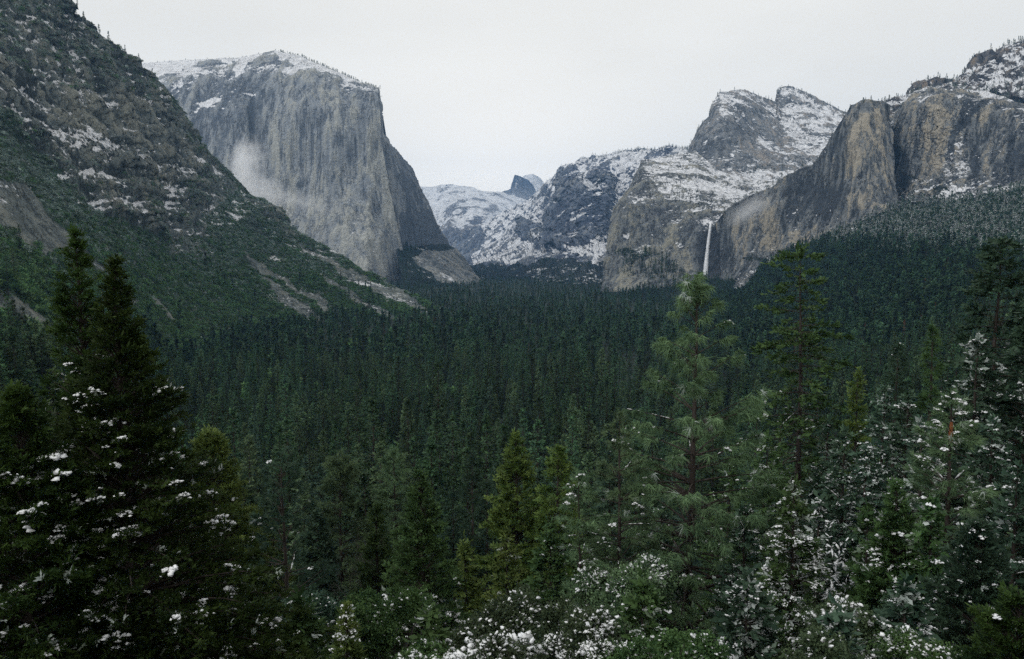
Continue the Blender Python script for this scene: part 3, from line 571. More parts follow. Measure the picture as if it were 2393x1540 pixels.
# ---- waterfall: a thin sheet of falling water that widens as it breaks into spray
m_water = bpy.data.materials.new('falling_water'); t = NT(m_water)
tc = t.n('ShaderNodeTexCoord').outputs['Object']
mp = t.n('ShaderNodeMapping', Vector=tc); mp.inputs['Scale'].default_value = (1, 1, 0.06)
n = t.noise(mp.outputs[0], 0.35, 6, 0.6)
b = t.n('ShaderNodeBsdfPrincipled', Base__Color=t.mix(n, (0.62, 0.66, 0.72), (0.9, 0.91, 0.93)), Roughness=0.8)
tr = t.n('ShaderNodeBsdfTransparent')
al = t.math('MULTIPLY_ADD', t.sstep(n, 0.3, 0.6), 0.45, t.attr('dens'), clamp=True)
t.out(t.n('ShaderNodeMixShader', i0=al, i1=tr.outputs[0], i2=b.outputs[0]).outputs[0])
prof = [(520, 1661, 3.0, 2785), (530, 1660, 3.6, 2770), (560, 1656, 4.4, 2755), (600, 1651.5, 5.4, 2735), (640, 1648, 7.4, 2700), (662, 1646, 9.5, 2670), (684, 1644, 13.0, 2600)]
ys = np.linspace(520, 684, 60); V = []; dens = []
px = np.interp(ys, [p[0] for p in prof], [p[1] for p in prof]); pw = 0.8 * np.interp(ys, [p[0] for p in prof], [p[2] for p in prof]); pd = np.interp(ys, [p[0] for p in prof], [p[3] for p in prof])
na = 16
for k in range(na):
    a = 2 * math.pi * k / na
    x = px + pw * math.cos(a) * (1 + 0.15 * fbm(np.stack([ys * 0.1, ys * 0 + k, ys * 0], -1), 3, 71))
    V.append(P(x, ys, pd + 6 * math.sin(a))); dens.append(np.interp(ys, [520, 620, 684], [0.62, 0.42, 0.05]) * (1 - 0.75 * abs(math.cos(a)) ** 3))
V = np.array(V).transpose(1, 0, 2); dens = np.array(dens).T
i = np.arange(60 * na).reshape(60, na); j = np.roll(i, -1, 1)
f = np.stack([i[:-1], j[:-1], j[1:], i[1:]], -1).reshape(-1, 4)
me = mesh_np('waterfall', V.reshape(-1, 3), [f], [m_water], {'dens': dens.reshape(-1)}, smooth=True)
tag(link('waterfall', me), 'thin white waterfall dropping down the dark recess of the granite wall', kind='structure')
HAZE = 3.0e-5; MIST = True
# ================================================================== PLANTS
UP = np.array([0, 0, 1.0])
def unit(v): return v / (np.linalg.norm(v, axis=-1, keepdims=True) + 1e-9)

def tubes(paths, rads, k=5):
    """list of (n,3) paths and (n,) radii -> verts, quads"""
    V, Fc, o = [], [], 0
    for p, r in zip(paths, rads):
        n = len(p); tng = unit(np.gradient(p, axis=0))
        ref = np.where(np.abs(tng[:, 2:3]) > 0.9, np.array([[1.0, 0, 0]]), UP[None])
        a = unit(np.cross(tng, ref)); b = np.cross(tng, a)
        an = np.arange(k) / k * 2 * np.pi
        ring = p[:, None] + r[:, None, None] * (np.cos(an)[None, :, None] * a[:, None] + np.sin(an)[None, :, None] * b[:, None])
        V.append(ring.reshape(-1, 3))
        i = np.arange(n * k).reshape(n, k) + o; j = np.roll(i, -1, 1)
        Fc.append(np.stack([i[:-1], j[:-1], j[1:], i[1:]], -1).reshape(-1, 4)); o += n * k
    return np.concatenate(V), np.concatenate(Fc)

# templates (x = along the sprig, y = sideways, z = up), each a set of small leaf or needle faces
def tpl_needles(n, seed, spread=0.9, w=0.035, droop=0.25):
    r = np.random.default_rng(seed); V, Fc = [], []
    for i in range(n):
        a = r.uniform(0, 2 * np.pi); s = r.uniform(0.15, spread)
        d = np.array([math.cos(s), math.sin(s) * math.cos(a), math.sin(s) * math.sin(a)]) * r.uniform(0.7, 1.05)
        d[2] -= droop
        side = unit(np.cross(d, r.normal(size=3))) * w
        b = np.array([r.uniform(-0.35, 0.1), 0, 0]); k = len(V)
        V += [b - side, b + side, b + d]; Fc.append([k, k + 1, k + 2])
    return np.array(V), np.array(Fc)
def tpl_fan(n, seed, w=0.16, flat=0.35):
    r = np.random.default_rng(seed); V, Fc = [], []
    for i in range(n):
        a = r.uniform(-1.2, 1.2); L = r.uniform(0.45, 1.0) * math.cos(a * 0.6)
        d = np.array([math.cos(a), math.sin(a), r.normal() * flat]) * L
        b = np.array([r.uniform(-0.3, 0.3), r.normal() * 0.12, r.normal() * 0.1])
        s = unit(np.cross(d, np.array([r.normal() * 0.6, r.normal() * 0.6, 1.0]))) * w * L
        k = len(V); V += [b, b + d * 0.5 + s, b + d, b + d * 0.5 - s]; Fc.append([k, k + 1, k + 2, k + 3])
    return np.array(V), np.array(Fc)
def tpl_leaves(n, seed, w=0.22):
    r = np.random.default_rng(seed); V, Fc = [], []
    for i in range(n):
        c = r.normal(size=3) * 0.45; d = unit(r.normal(size=3)) * 0.5; s = unit(np.cross(d, r.normal(size=3))) * w
        k = len(V); V += [c - d * .5, c + s, c + d * .5, c - s]; Fc.append([k, k + 1, k + 2, k + 3])
    return np.array(V), np.array(Fc)
def tpl_lump(seed):
    r = np.random.default_rng(seed)
    V = []; n1, n2 = 6, 3
    V.append([0, 0, 1])
    for i in range(1, n2 + 1):
        ph = math.pi * i / (n2 + 1)
        for j in range(n1):
            th = 2 * math.pi * (j + 0.5 * i) / n1; V.append([math.sin(ph) * math.cos(th), math.sin(ph) * math.sin(th), math.cos(ph)])
    V.append([0, 0, -1]); V = np.array(V) * (1 + 0.28 * r.normal(size=(len(V), 1))); V[:, 2] = np.maximum(V[:, 2], -0.45) * 0.75
    Fc = []
    for j in range(n1):
        a, b = 1 + j, 1 + (j + 1) % n1; Fc.append([0, a, b])
        for i in range(n2 - 1):
            p, q = a + i * n1, b + i * n1; Fc += [[p, p + n1, q + n1], [p, q + n1, q]]
        Fc.append([a + (n2 - 1) * n1, len(V) - 1, b + (n2 - 1) * n1])
    return V, np.array(Fc)
T_NEED = [tpl_needles(16, i, 0.95, 0.045) for i in range(4)]
T_NEEDH = [tpl_needles(22, i + 10, 1.25, 0.032, 0.5) for i in range(4)]
T_FAN = [tpl_fan(9, i) for i in range(4)]
T_FANS = [tpl_fan(5, i, 0.26) for i in range(4)]
T_LEAF = [tpl_leaves(9, i) for i in range(4)]
T_LUMP = [tpl_lump(i) for i in range(5)]

def expand(pos, dr, size, tpls, r, roll=True, jit=0.0, tint=None, stretch=None):
    """copies of the templates at pos, turned along dr -> verts, faces, tint"""
    V, Fc, T, o = [], [], [], 0
    which = r.integers(0, len(tpls), len(pos))
    d = unit(dr)
    ref = np.where(np.abs(d[:, 2:3]) > 0.95, np.array([[1.0, 0, 0]]), UP[None])
    sx = unit(np.cross(ref, d)); up = np.cross(d, sx)
    if roll:
        a = r.normal(size=len(pos)) * 0.6; c, s = np.cos(a)[:, None], np.sin(a)[:, None]
        sx, up = sx * c + up * s, up * c - sx * s
    if tint is None: tint = r.uniform(0, 1, len(pos))
    for k, (tv, tf) in enumerate(tpls):
        m = which == k; n = int(m.sum())
        if not n: continue
        t_ = tv if stretch is None else tv * np.array(stretch)
        v = (t_[None, :, 0:1] * d[m][:, None] + t_[None, :, 1:2] * sx[m][:, None] + t_[None, :, 2:3] * up[m][:, None]) * size[m][:, None, None] + pos[m][:, None]
        if jit: v = v + r.normal(size=v.shape) * jit * size[m][:, None, None]
        V.append(v.reshape(-1, 3)); Fc.append((tf[None] + (np.arange(n) * len(tv))[:, None, None]).reshape(-1, tf.shape[1]) + o)
        T.append(np.repeat(tint[m], len(tv))); o += n * len(tv)
    return np.concatenate(V), np.concatenate(Fc), np.concatenate(T)

# materials
m_bark = plain_mat('bark', (0.022, 0.018, 0.016), (0.06, 0.05, 0.045), 3.0, bump=0.03, zs=0.2)
m_barkred = plain_mat('reddish_bark', (0.030, 0.018, 0.015), (0.085, 0.048, 0.040), 3.0, bump=0.03, zs=0.2)
m_barktwo = bpy.data.materials.new('two_tone_bark'); t = NT(m_barktwo)      # grey-black above, reddish below
tc = t.n('ShaderNodeTexCoord').outputs['Object']
n = t.noise(tc, 2.0, 5, 0.6); z_ = t.n('ShaderNodeSeparateXYZ', Vector=tc).outputs[2]
c_ = t.mix(t.sstep(t.math('MULTIPLY_ADD', n, 6.0, z_), 30.0, 24.0), t.mix(n, (0.015, 0.012, 0.011), (0.05, 0.04, 0.036)), t.mix(n, (0.04, 0.018, 0.014), (0.12, 0.055, 0.043)))
t.out(t.n('ShaderNodeBsdfPrincipled', Base__Color=c_, Roughness=0.9).outputs[0])
m_barkgrey = plain_mat('grey_bark', (0.05, 0.047, 0.045), (0.13, 0.12, 0.115), 3.0, bump=0.03, zs=0.3)
m_scar = plain_mat('orange_bark', (0.13, 0.045, 0.02), (0.22, 0.085, 0.035), 2.0)
m_snow = plain_mat('snow', (0.74, 0.77, 0.81), (0.84, 0.86, 0.88), 2.0, rough=0.8, spec=0.2)
m_pine = leaf_mat('pine_needles', (0.036, 0.068, 0.036), (0.165, 0.245, 0.125))
m_pinedk = leaf_mat('dark_pine_needles', (0.020, 0.045, 0.030), (0.060, 0.108, 0.065))
m_cedar = leaf_mat('cedar_sprays', (0.014, 0.032, 0.011), (0.062, 0.105, 0.024))
m_cedary = leaf_mat('yellow_green_sprays', (0.055, 0.100, 0.026), (0.165, 0.220, 0.060))
m_cedarg = leaf_mat('green_cedar_sprays', (0.025, 0.055, 0.021), (0.090, 0.150, 0.052))
m_fir = leaf_mat('fir_needles', (0.018, 0.045, 0.030), (0.085, 0.145, 0.092))
m_firfar = leaf_mat('valley_needles', (0.008, 0.026, 0.013), (0.062, 0.116, 0.052), 0.1, 1.3, 0.06)
m_dead = leaf_mat('dead_needles', (0.08, 0.035, 0.02), (0.16, 0.075, 0.045))
m_leaf = leaf_mat('evergreen_oak_leaves', (0.030, 0.050, 0.026), (0.090, 0.125, 0.065))
m_brush = leaf_mat('scrub_leaves', (0.040, 0.090, 0.038), (0.140, 0.230, 0.090), 0.1, 0.9, 0.04)
m_brushg = leaf_mat('frosted_scrub_leaves', (0.13, 0.185, 0.16), (0.30, 0.38, 0.34), 0.1, 0.6, 0.02)

def tree(name, H, R, style='pine', seed=0, nb=90, cb=0.1, prof=0.85, elev=(35, -12), droop=0.15, tip=0.0, s0=0.35, sp=0.5, ts=0.45, lat=0.45,
         mat=None, bark=None, snow=0.0, ssz=0.22, dens=1.0, tr=None, lean=(0, 0), flat_top=0.0, tpl=None, gap=0.0, wh=None, topk=0.0, snow_h=(0, 1), scar=None, bare=0, rmin=0.03, lean_top=0, branchy=True, zcut=None):
    """one conifer: returns dict of part name -> mesh. zcut: nothing is grown on limbs below this height"""
    r = np.random.default_rng(seed)
    tr = tr or H * 0.011 + 0.04
    # trunk
    n = 22; tt = np.linspace(0, 1, n)
    wob = np.cumsum(r.normal(size=(n, 2)) * H * 0.0012, 0)
    tp = np.stack([tt * lean[0] + wob[:, 0] * tt, tt * lean[1] + wob[:, 1] * tt, tt * H], -1)
    trr = tr * (1 - tt) ** 0.8 + 0.015 + tr * 0.5 * np.exp(-tt * 40)
    paths, rads = [tp], [trr]
    # limbs
    hb = r.uniform(cb, 1, nb) ** 0.9
    if wh:
        hb = (np.floor(hb * wh) + r.normal(size=nb) * 0.08) / wh
    hb = np.clip(hb, cb, 0.992); hb[:4] = np.linspace(0.93, 0.99, 4)
    t = (1 - hb) / (1 - cb)                       # 0 at the tip of the tree
    az = np.arange(nb) * 2.39996 + r.normal(size=nb) * 0.4
    L = R * (rmin + (1 - rmin) * np.clip(t * (1 - flat_top) + flat_top * (t > 0.01), 0, 1) ** prof) * r.uniform(0.72, 1.08, nb)
    L *= 1 + 0.16 * np.sin(az * 2 + seed) + 0.10 * np.sin(az * 3 + hb * 9)
    if gap: L *= np.where(r.uniform(size=nb) < gap, r.uniform(0.35, 0.7, nb), 1)
    el = R_(elev[0]) * (1 - t) + R_(elev[1]) * t + r.normal(size=nb) * 0.09
    base = np.stack([np.interp(hb, tt, tp[:, 0]), np.interp(hb, tt, tp[:, 1]), hb * H], -1)
    rad = np.stack([np.cos(az), np.sin(az), 0 * az], -1)
    def curve(i, s):
        s = np.asarray(s)[..., None]
        return base[i] + L[i, None] * (rad[i] * np.cos(el[i])[:, None] * s + UP * (np.sin(el[i])[:, None] * s - droop * s ** 2 + tip * s ** 3))
    ss = np.linspace(0, 1, 5)
    keep = np.arange(nb) if zcut is None else np.where(base[:, 2] > zcut)[0]
    for i in keep:
        ii = np.full(5, i); p = curve(ii, ss)
        r0 = max(0.012, min(0.35 * np.interp(hb[i], tt, trr), L[i] * 0.022))
        paths.append(p); rads.append(r0 * (1 - ss) + 0.006)
    for q in range(bare):                          # leafless stubs
        h = r.uniform(0.15, 0.95); a = r.uniform(0, 6.28); l = r.uniform(0.15, 0.6) * R
        b0 = np.array([np.interp(h, tt, tp[:, 0]), np.interp(h, tt, tp[:, 1]), h * H])
        d = np.array([math.cos(a), math.sin(a), r.uniform(-0.5, 0.2)])
        paths.append(b0 + d * l * ss[:, None] + r.normal(size=(5, 3)) * 0.04 * l); rads.append(0.03 * (1 - ss) + 0.006)
    TV, TF = tubes(paths, rads, 5)
    # sprigs
    cnt = np.maximum(2, (L * (1 - s0) / sp * dens * (1 + 1.6 * lat * L / max(R, 1e-6) * 2.2)).astype(int))
    if zcut is not None: cnt[base[:, 2] <= zcut] = 0
    bi = np.repeat(np.arange(nb), cnt); m = len(bi)
    s = s0 + (1.0 - s0) * r.uniform(0, 1, m) ** 0.8
    p = curve(bi, s)
    latv = np.cross(rad[bi], UP)
    wl = lat * L[bi] * (1.12 - s) * r.uniform(-1, 1, m)
    p = p + latv * wl[:, None] + rad[bi] * (np.abs(wl) * 0.25)[:, None] + r.normal(size=(m, 3)) * sp * np.array([0.25, 0.25, 0.16])
    p[:, 2] -= np.abs(wl) * 0.15
    dr = rad[bi] * 0.9 + latv * np.sign(wl)[:, None] * (0.25 + np.abs(wl) / (lat * L[bi] + 1e-6))[:, None] * 0.7 + r.normal(size=(m, 3)) * 0.25
    k = {'pine': 0.35, 'hang': -0.25, 'cedar': 0.30, 'fir': -0.05}[style]
    dr[:, 2] += k
    # top tuft
    nt = int(10 + 60 * topk); pt = np.array([tp[-1]] * nt) + r.normal(size=(nt, 3)) * np.array([ts * 0.25, ts * 0.25, ts * 0.5]) * (1 + 1.2 * topk); pt[:, 2] -= ts * 0.4
    dt = r.normal(size=(nt, 3)); dt[:, 2] = np.abs(dt[:, 2]) + (0.6 if style != 'hang' else -0.3)
    p = np.concatenate([p, pt]); dr = np.concatenate([dr, dt])
    br_t = r.uniform(0, 1, nb)
    tint = np.clip(0.45 * np.concatenate([br_t[bi], r.uniform(0, 1, nt)]) + 0.55 * r.uniform(0, 1, len(p)) + 0.25 * vnoise(p / 1.5, seed), 0, 1)
    size = ts * r.uniform(0.65, 1.2, len(p))
    if snow > 0:
        fz = (r.uniform(size=len(p)) < min(0.4, snow * 1.5) * (vnoise(p / (ssz * 7), seed + 5) > -0.1)) & (p[:, 2] / H < snow_h[1])
        tint = np.where(fz, r.uniform(1.3, 2.0, len(p)), tint)
    tl = tpl or {'pine': T_NEED, 'hang': T_NEEDH, 'cedar': T_FAN, 'fir': T_FANS}[style]
    CV, CF, CT = expand(p, dr, size, tl, r, tint=tint)
    parts = {'trunk': (TV, TF, None, bark or m_bark), 'crown': (CV, CF, CT, mat or m_pine)}
    if snow > 0:
        # snow sits on the upper side of outer sprays, in patches
        th = p[:, 2] / H
        cl = vnoise(p / (ssz * 9), seed + 5)
        outer = np.concatenate([s, np.ones(nt)])
        pr = snow * (0.35 + 1.3 * (cl > 0.15)) * (0.3 + outer)
        pr = pr * ((th > snow_h[0]) & (th < snow_h[1]))
        sel = r.uniform(size=len(p)) < pr
        if sel.sum() > 2:
            q = p[sel] + unit(dr[sel]) * (size[sel] * 0.35)[:, None]; q[:, 2] += size[sel] * 0.22
            d2 = dr[sel].copy(); d2[:, 2] *= 0.4
            big = ssz * np.clip(np.exp(r.normal(size=len(q)) * 0.5), 0.3, 2.0)
            q = np.repeat(q, 10, 0); d2 = np.repeat(d2, 10, 0); big = np.repeat(big, 10)
            off = r.normal(size=q.shape) * np.array([0.5, 0.5, 0.1]); off[:, 2] -= 0.35 * (off[:, 0] ** 2 + off[:, 1] ** 2)
            q = q + off * big[:, None]; sz = big * r.uniform(0.10, 0.42, len(q))
            SV, SF, _ = expand(q, d2, sz, T_LUMP, r, roll=False, jit=0.12, stretch=(1.35, 1.05, 0.85) if style == 'cedar' else (1.2, 0.85, 0.8))
            # and in ridges along the limbs
            li = np.where((r.uniform(size=nb) < min(0.9, snow * 3)) & (L > 0.3 * R) & (hb > snow_h[0]) & (hb < snow_h[1]) & (base[:, 2] > (zcut or 0)))[0]
            if len(li) and style != 'cedar':
                li = np.repeat(li, 9); s1 = r.uniform(0.3, 0.97, len(li)); q = curve(li, s1); d2 = curve(li, s1 + 0.04) - q; q[:, 2] += ssz * 0.25
                V2, F2, _ = expand(q, d2, ssz * r.uniform(0.3, 0.8, len(li)), T_LUMP, r, roll=False, jit=0.1, stretch=(2.0, 0.4, 0.35))
                SF = np.concatenate([SF, F2 + len(SV)]); SV = np.concatenate([SV, V2])
            parts['snow_clumps'] = (SV, SF, None, m_snow)
    if scar:
        a, b = scar; n2 = 8; ts_ = np.linspace(a, b, n2)
        c = np.stack([np.interp(ts_, tt, tp[:, 0]), np.interp(ts_, tt, tp[:, 1]), ts_ * H], -1)
        c[:, 1] -= 0.03
        rr = np.interp(ts_, tt, trr) * 1.25 + 0.05 * np.sin(np.linspace(0, np.pi, n2))
        v, f2 = tubes([c], [rr], 7); parts['stripped_bark'] = (v, f2, None, m_scar)
    return {k: (mesh_np(k, v, [f2], [mt], None if T is None else {'tint': T}, smooth=(k in ('trunk', 'snow_clumps'))), mt) for k, (v, f2, T, mt) in parts.items()}

def bush(W, Hh, seed=0, n=900, ts=0.3, mat=None, snow=0.0, ssz=0.18, stems=7, tpl=None, patch=2.0):
    r = np.random.default_rng(seed)
    lobes = [(np.array([r.normal() * W * 0.42, r.normal() * W * 0.42, Hh * r.uniform(0.35, 0.75)]), W * r.uniform(0.3, 0.55)) for _ in range(9)]
    P_, D_ = [], []
    for c, rad in lobes:
        k = int(n * (rad / W) ** 2 * 1.1) + 10
        d = unit(r.normal(size=(k, 3))); d[:, 2] = np.abs(d[:, 2]) * 1.0 - 0.25
        q = c + d * rad * r.uniform(0.45, 1.05, (k, 1)) * np.array([1, 1, min(1.0, Hh / W * 0.9)])
        q += 0.25 * rad * np.stack([vnoise(q / (W * .25), seed + a) for a in range(3)], -1)
        P_.append(q); D_.append(d)
    p = np.concatenate(P_); d = np.concatenate(D_); ok = p[:, 2] > 0.05 * Hh; p, d = p[ok], d[ok]
    size = ts * r.uniform(0.6, 1.2, len(p))
    tint = np.clip(0.5 + 0.5 * vnoise(p / (W * 0.2), seed + 9) + r.normal(size=len(p)) * 0.2, 0, 1)
    CV, CF, CT = expand(p, d + r.normal(size=d.shape) * 0.5, size, tpl or T_LEAF, r, tint=tint)
    paths, rads = [], []
    for i in range(stems * 5):
        c, rad = lobes[i % 9]; e = c + unit(r.normal(size=3)) * rad * 0.8; e[2] = abs(e[2])
        s = np.linspace(0, 1, 6)[:, None]; b = r.normal(size=3) * W * 0.1; b[2] = -0.5
        paths.append(b + (e - b) * s + np.sin(s * 3.1) * r.normal(size=3) * W * 0.07); rads.append(np.linspace(0.05, 0.012, 6) * W / 2.5)
    TV, TF = tubes(paths, rads, 4)
    out = {'stem': (mesh_np('stem', TV, [TF], [m_barkgrey], smooth=True), 0), 'foliage': (mesh_np('foliage', CV, [CF], [mat or m_leaf], {'tint': CT}), 0)}
    if snow:
        top = d[:, 2] > 0.1
        pr = 1.5 * snow * top * (0.3 + 1.6 * (vnoise(p / patch, seed + 3) > 0.05)); sel = r.uniform(size=len(p)) < pr
        q = p[sel] + np.array([0, 0, ts * 0.35]); sz = ssz * np.clip(np.exp(r.normal(size=len(q)) * 0.4), 0.4, 1.7) * 0.62
        SV, SF, _ = expand(q, d[sel] * np.array([1, 1, .3]), sz, T_LUMP, r, jit=0.12, stretch=(1.3, 0.9, 0.7))
        out['snow_clumps'] = (mesh_np('snow_clumps', SV, [SF], [m_snow], smooth=True), 0)
    return out

def bare_tree(H, spread, seed, mat, snow=0.0, depth=5, r0=None, wide=3.5):
    r = np.random.default_rng(seed); paths, rads, tips = [], [], []
    def grow(p, d, L, rad, k):
        n = 5; pts = [p]
        for i in range(n - 1):
            d = unit(d + r.normal(size=3) * 0.16 + UP * 0.05); pts.append(pts[-1] + d * L / (n - 1))
        pts = np.array(pts); paths.append(pts); rads.append(np.linspace(rad, rad * 0.62, n))
        for q in pts[1:]: tips.append((q, d, k))
        if k == 0: return
        for _ in range(r.integers(2, 5)):
            a = r.normal(size=3); a -= a.dot(d) * d; nd = unit(d * 0.75 + unit(a) * spread)
            grow(pts[r.integers(2, n)], nd, L * r.uniform(0.55, 0.85), rad * 0.58, k - 1)
    grow(np.zeros(3), UP + r.normal(size=3) * 0.1, H * 0.36, r0 or H * 0.018, depth)
    V, Fc = tubes(paths, rads, 4)
    s = H / V[:, 2].max(); hx = wide / np.percentile(np.abs(V[:, :2]), 97); V = V * np.array([hx, hx, s]); SC = np.array([hx, hx, s])
    out = {'trunk': (mesh_np('trunk', V, [Fc], [mat], smooth=True), 0)}
    if snow:
        q = np.array([a for a, b, c in tips if c <= 3]) * SC; d = np.array([b for a, b, c in tips if c <= 3])
        sel = r.uniform(size=len(q)) < snow; q = q[sel] + UP * 0.03; d = d[sel] * np.array([1, 1, .5])
        SV, SF, _ = expand(q, d, 0.07 * np.clip(np.exp(r.normal(size=len(q)) * 0.4), 0.4, 1.7), T_LUMP, r, roll=False, jit=0.1, stretch=(2.6, 0.7, 0.6))
        out['snow_clumps'] = (mesh_np('snow_clumps', SV, [SF], [m_snow], smooth=True), 0)
    return out

def put(name, parts, loc, label, cat, group=None, rz=0.0, sc=1.0):
    e = bpy.data.objects.new(name, None); COL.objects.link(e); e.location = loc; e.rotation_euler = (0, 0, rz)
    e.scale = (sc,) * 3 if np.isscalar(sc) else sc
    tag(e, label, cat, group)
    for k, (me, _) in parts.items():
        link(k, me, e)
    return e
def at_px(x, y, D, base=None):
    """ground point and height of something whose top is seen at (x, y), D metres away"""
    p = P(x, y, D); g = float(ground_z(p[0], D)) if base is None else base
    return (float(p[0]), float(D), g), float(p[2] - g)

def fg(name, x, y, D, hw, label, cat, sink=0.4, name2=None, **kw):
    """hw: half width of the crown near its foot, in pixels of the photograph"""
    loc, H = at_px(x, y, D); loc = (loc[0], loc[1], loc[2] - sink)
    R = hw * D / F * 1.3
    kw['dens'] = kw.get('dens', 1.0) * 3.0; kw['ts'] = kw.get('ts', 0.45) * 1.1; kw['nb'] = int(kw.get('nb', 90) * 1.25)
    if 'snow' in kw: kw['snow'] *= 0.6
    zc = (float(P(x, 1600, D)[2]) - loc[2])        # limbs that would hang far below the frame still get grown, sparser ones do not matter
    parts = tree(name, H + sink, R, zcut=max(0.0, zc - 2.5), **kw)
    return put(name, parts, loc, label, cat)
# ------------------------------------------------------------------ individual trees of the foreground
fg('cedar_tree', 178, 543, 42, 300, 'tall dark cedar with a thin split top, left one of the tall pair', 'tree', style='cedar', elev=(62, 14), seed=1, nb=429, cb=0.05, prof=0.9, droop=0.28, s0=0.3, sp=0.34, ts=0.31, lat=0.28, mat=m_cedar, snow=0.045, ssz=0.19, gap=0.25, tr=0.34, snow_h=(0, 0.8))
fg('cedar_tree', 262, 608, 39, 450, 'massive dark olive cedar, right one of the tall pair, sweeping down to the right', 'tree', style='cedar', elev=(62, 14), seed=2, nb=598, cb=0.04, prof=1.2, droop=0.28, s0=0.35, sp=0.33, ts=0.31, lat=0.28, mat=m_cedar, snow=0.04, ssz=0.18, tr=0.42, snow_h=(0, 0.78))
fg('cedar_tree', 40, 905, 36, 330, 'dark cedar at the left edge with big clots of snow on its lower sprays', 'tree', style='cedar', elev=(62, 14), seed=3, nb=338, cb=0.05, prof=0.8, droop=0.28, s0=0.3, sp=0.33, ts=0.33, lat=0.28, mat=m_cedar, snow=0.06, ssz=0.2, tr=0.3, snow_h=(0, 0.85))
fg('cedar_tree', 497, 1022, 75, 190, 'sunlit olive green cedar with a rounded cone crown just right of the massive dark cedar', 'tree', style='cedar', elev=(62, 14), seed=4, nb=299, cb=0.08, prof=0.62, droop=0.28, s0=0.4, sp=0.5, ts=0.48, lat=0.3, mat=m_cedary, snow=0.004, ssz=0.25, rmin=0.1)
fg('pine_tree', 662, 1062, 72, 135, 'slender dark pine between the sunlit olive cedar and the leafless tree', 'tree', style='pine', seed=5, nb=90, cb=0.12, prof=0.62, elev=(30, -2), droop=0.05, tip=0.1, s0=0.5, sp=0.55, ts=0.6, lat=0.3, mat=m_pinedk, snow=0.015, ssz=0.22, gap=0.3, wh=26, rmin=0.12)
fg('pine_tree', 792, 1078, 118, 72, 'grey-green pine with a broad rounded crown above the leafless tree', 'tree', style='pine', seed=6, nb=110, cb=0.25, prof=0.45, elev=(45, 0), droop=0.05, s0=0.4, sp=0.7, ts=0.85, lat=0.45, mat=m_pine, rmin=0.15)
fg('pine_tree', 926, 1048, 122, 66, 'pale green pine with a pointed crown, behind left of the snow-dotted green cedar', 'tree', style='pine', seed=7, nb=110, cb=0.3, prof=0.6, elev=(40, 0), droop=0.05, s0=0.4, sp=0.7, ts=0.8, lat=0.45, mat=m_pine)
fg('cedar_tree', 990, 1105, 60, 150, 'bright green cedar with clumps of snow and a slim pointed top, in the lower middle', 'tree', style='cedar', elev=(62, 14), seed=8, nb=338, cb=0.05, prof=0.8, droop=0.28, s0=0.35, sp=0.42, ts=0.39, lat=0.28, mat=m_cedarg, snow=0.07, ssz=0.24, snow_h=(0, 0.62), rmin=0.06)
for i, (x, y, D, hw, lb) in enumerate([(1060, 1150, 140, 40, 'thin pine with a straight bare trunk just right of the green snow-dotted cedar'), (1104, 1062, 165, 34, 'tall thin pole pine, second right of the green snow-dotted cedar'), (1137, 1125, 128, 38, 'slightly leaning thin pine left of the yellow-green cedar')]):
    fg('pine_tree', x, y, D, hw, lb, 'tree', style='pine', seed=20 + i, nb=80, cb=0.3, prof=0.5, elev=(35, -5), droop=0.08, s0=0.3, sp=0.8, ts=0.85, lat=0.45, mat=m_pinedk, gap=0.3)
fg('cedar_tree', 1211, 1018, 98, 115, 'yellow-green cedar with a tall pointed crown in the lower middle', 'tree', style='cedar', elev=(62, 14), seed=9, nb=247, cb=0.15, prof=0.7, droop=0.28, s0=0.3, sp=0.6, ts=0.58, lat=0.28, mat=m_cedary, gap=0.2)
fg('cedar_tree', 1306, 1048, 95, 95, 'yellow-green cedar with a ragged top and bare dark trunk, right of the taller yellow-green cedar', 'tree', style='cedar', elev=(62, 14), seed=10, nb=143, cb=0.35, prof=0.5, droop=0.28, s0=0.35, sp=0.6, ts=0.58, lat=0.28, mat=m_cedary, gap=0.3, tr=0.36)
fg('pine_tree', 1376, 1108, 60, 125, 'thin leaning pine with snow tufts, left of the bolder thin pine', 'tree', style='pine', seed=11, nb=95, cb=0.15, prof=0.55, elev=(25, -12), droop=0.1, s0=0.35, sp=0.5, ts=0.5, lat=0.4, mat=m_pine, snow=0.07, ssz=0.16, gap=0.3, lean=(-0.9, 0), tr=0.2)
fg('pine_tree', 1462, 962, 60, 150, 'slim pine with a dark straight trunk and bright snow tufts, left of the great pine', 'tree', style='pine', seed=12, nb=115, cb=0.15, prof=0.65, elev=(35, -10), droop=0.1, s0=0.4, sp=0.5, ts=0.5, lat=0.4, mat=m_pine, snow=0.06, ssz=0.18, gap=0.25, lean=(-0.5, 0), tr=0.3)
fg('pine_tree', 1620, 655, 65, 255, 'great long-needled pine, tallest of the right middle, reaching up to the waterfall', 'tree', style='hang', seed=13, nb=150, cb=0.12, prof=0.66, elev=(42, -6), droop=0.12, tip=0.02, s0=0.55, sp=0.46, ts=0.78, lat=0.36, mat=m_pine, dens=0.6, snow=0.03, ssz=0.15, gap=0.3, wh=34, tr=0.52, topk=0.5, rmin=0.05)
fg('fir_tree', 1896, 590, 88, 105, 'very tall old fir with a flat tuft on top and a long reddish trunk', 'tree', style='fir', seed=14, nb=190, cb=0.12, prof=0.45, elev=(10, -28), droop=0.12, s0=0.35, sp=0.5, ts=0.62, lat=0.4, mat=m_cedarg, bark=m_barktwo, snow=0.064, ssz=0.15, dens=0.7, gap=0.5, tr=0.55, rmin=0.42, bare=40, topk=0.4, lean=(-1.2, 0), snow_h=(0, 0.7))
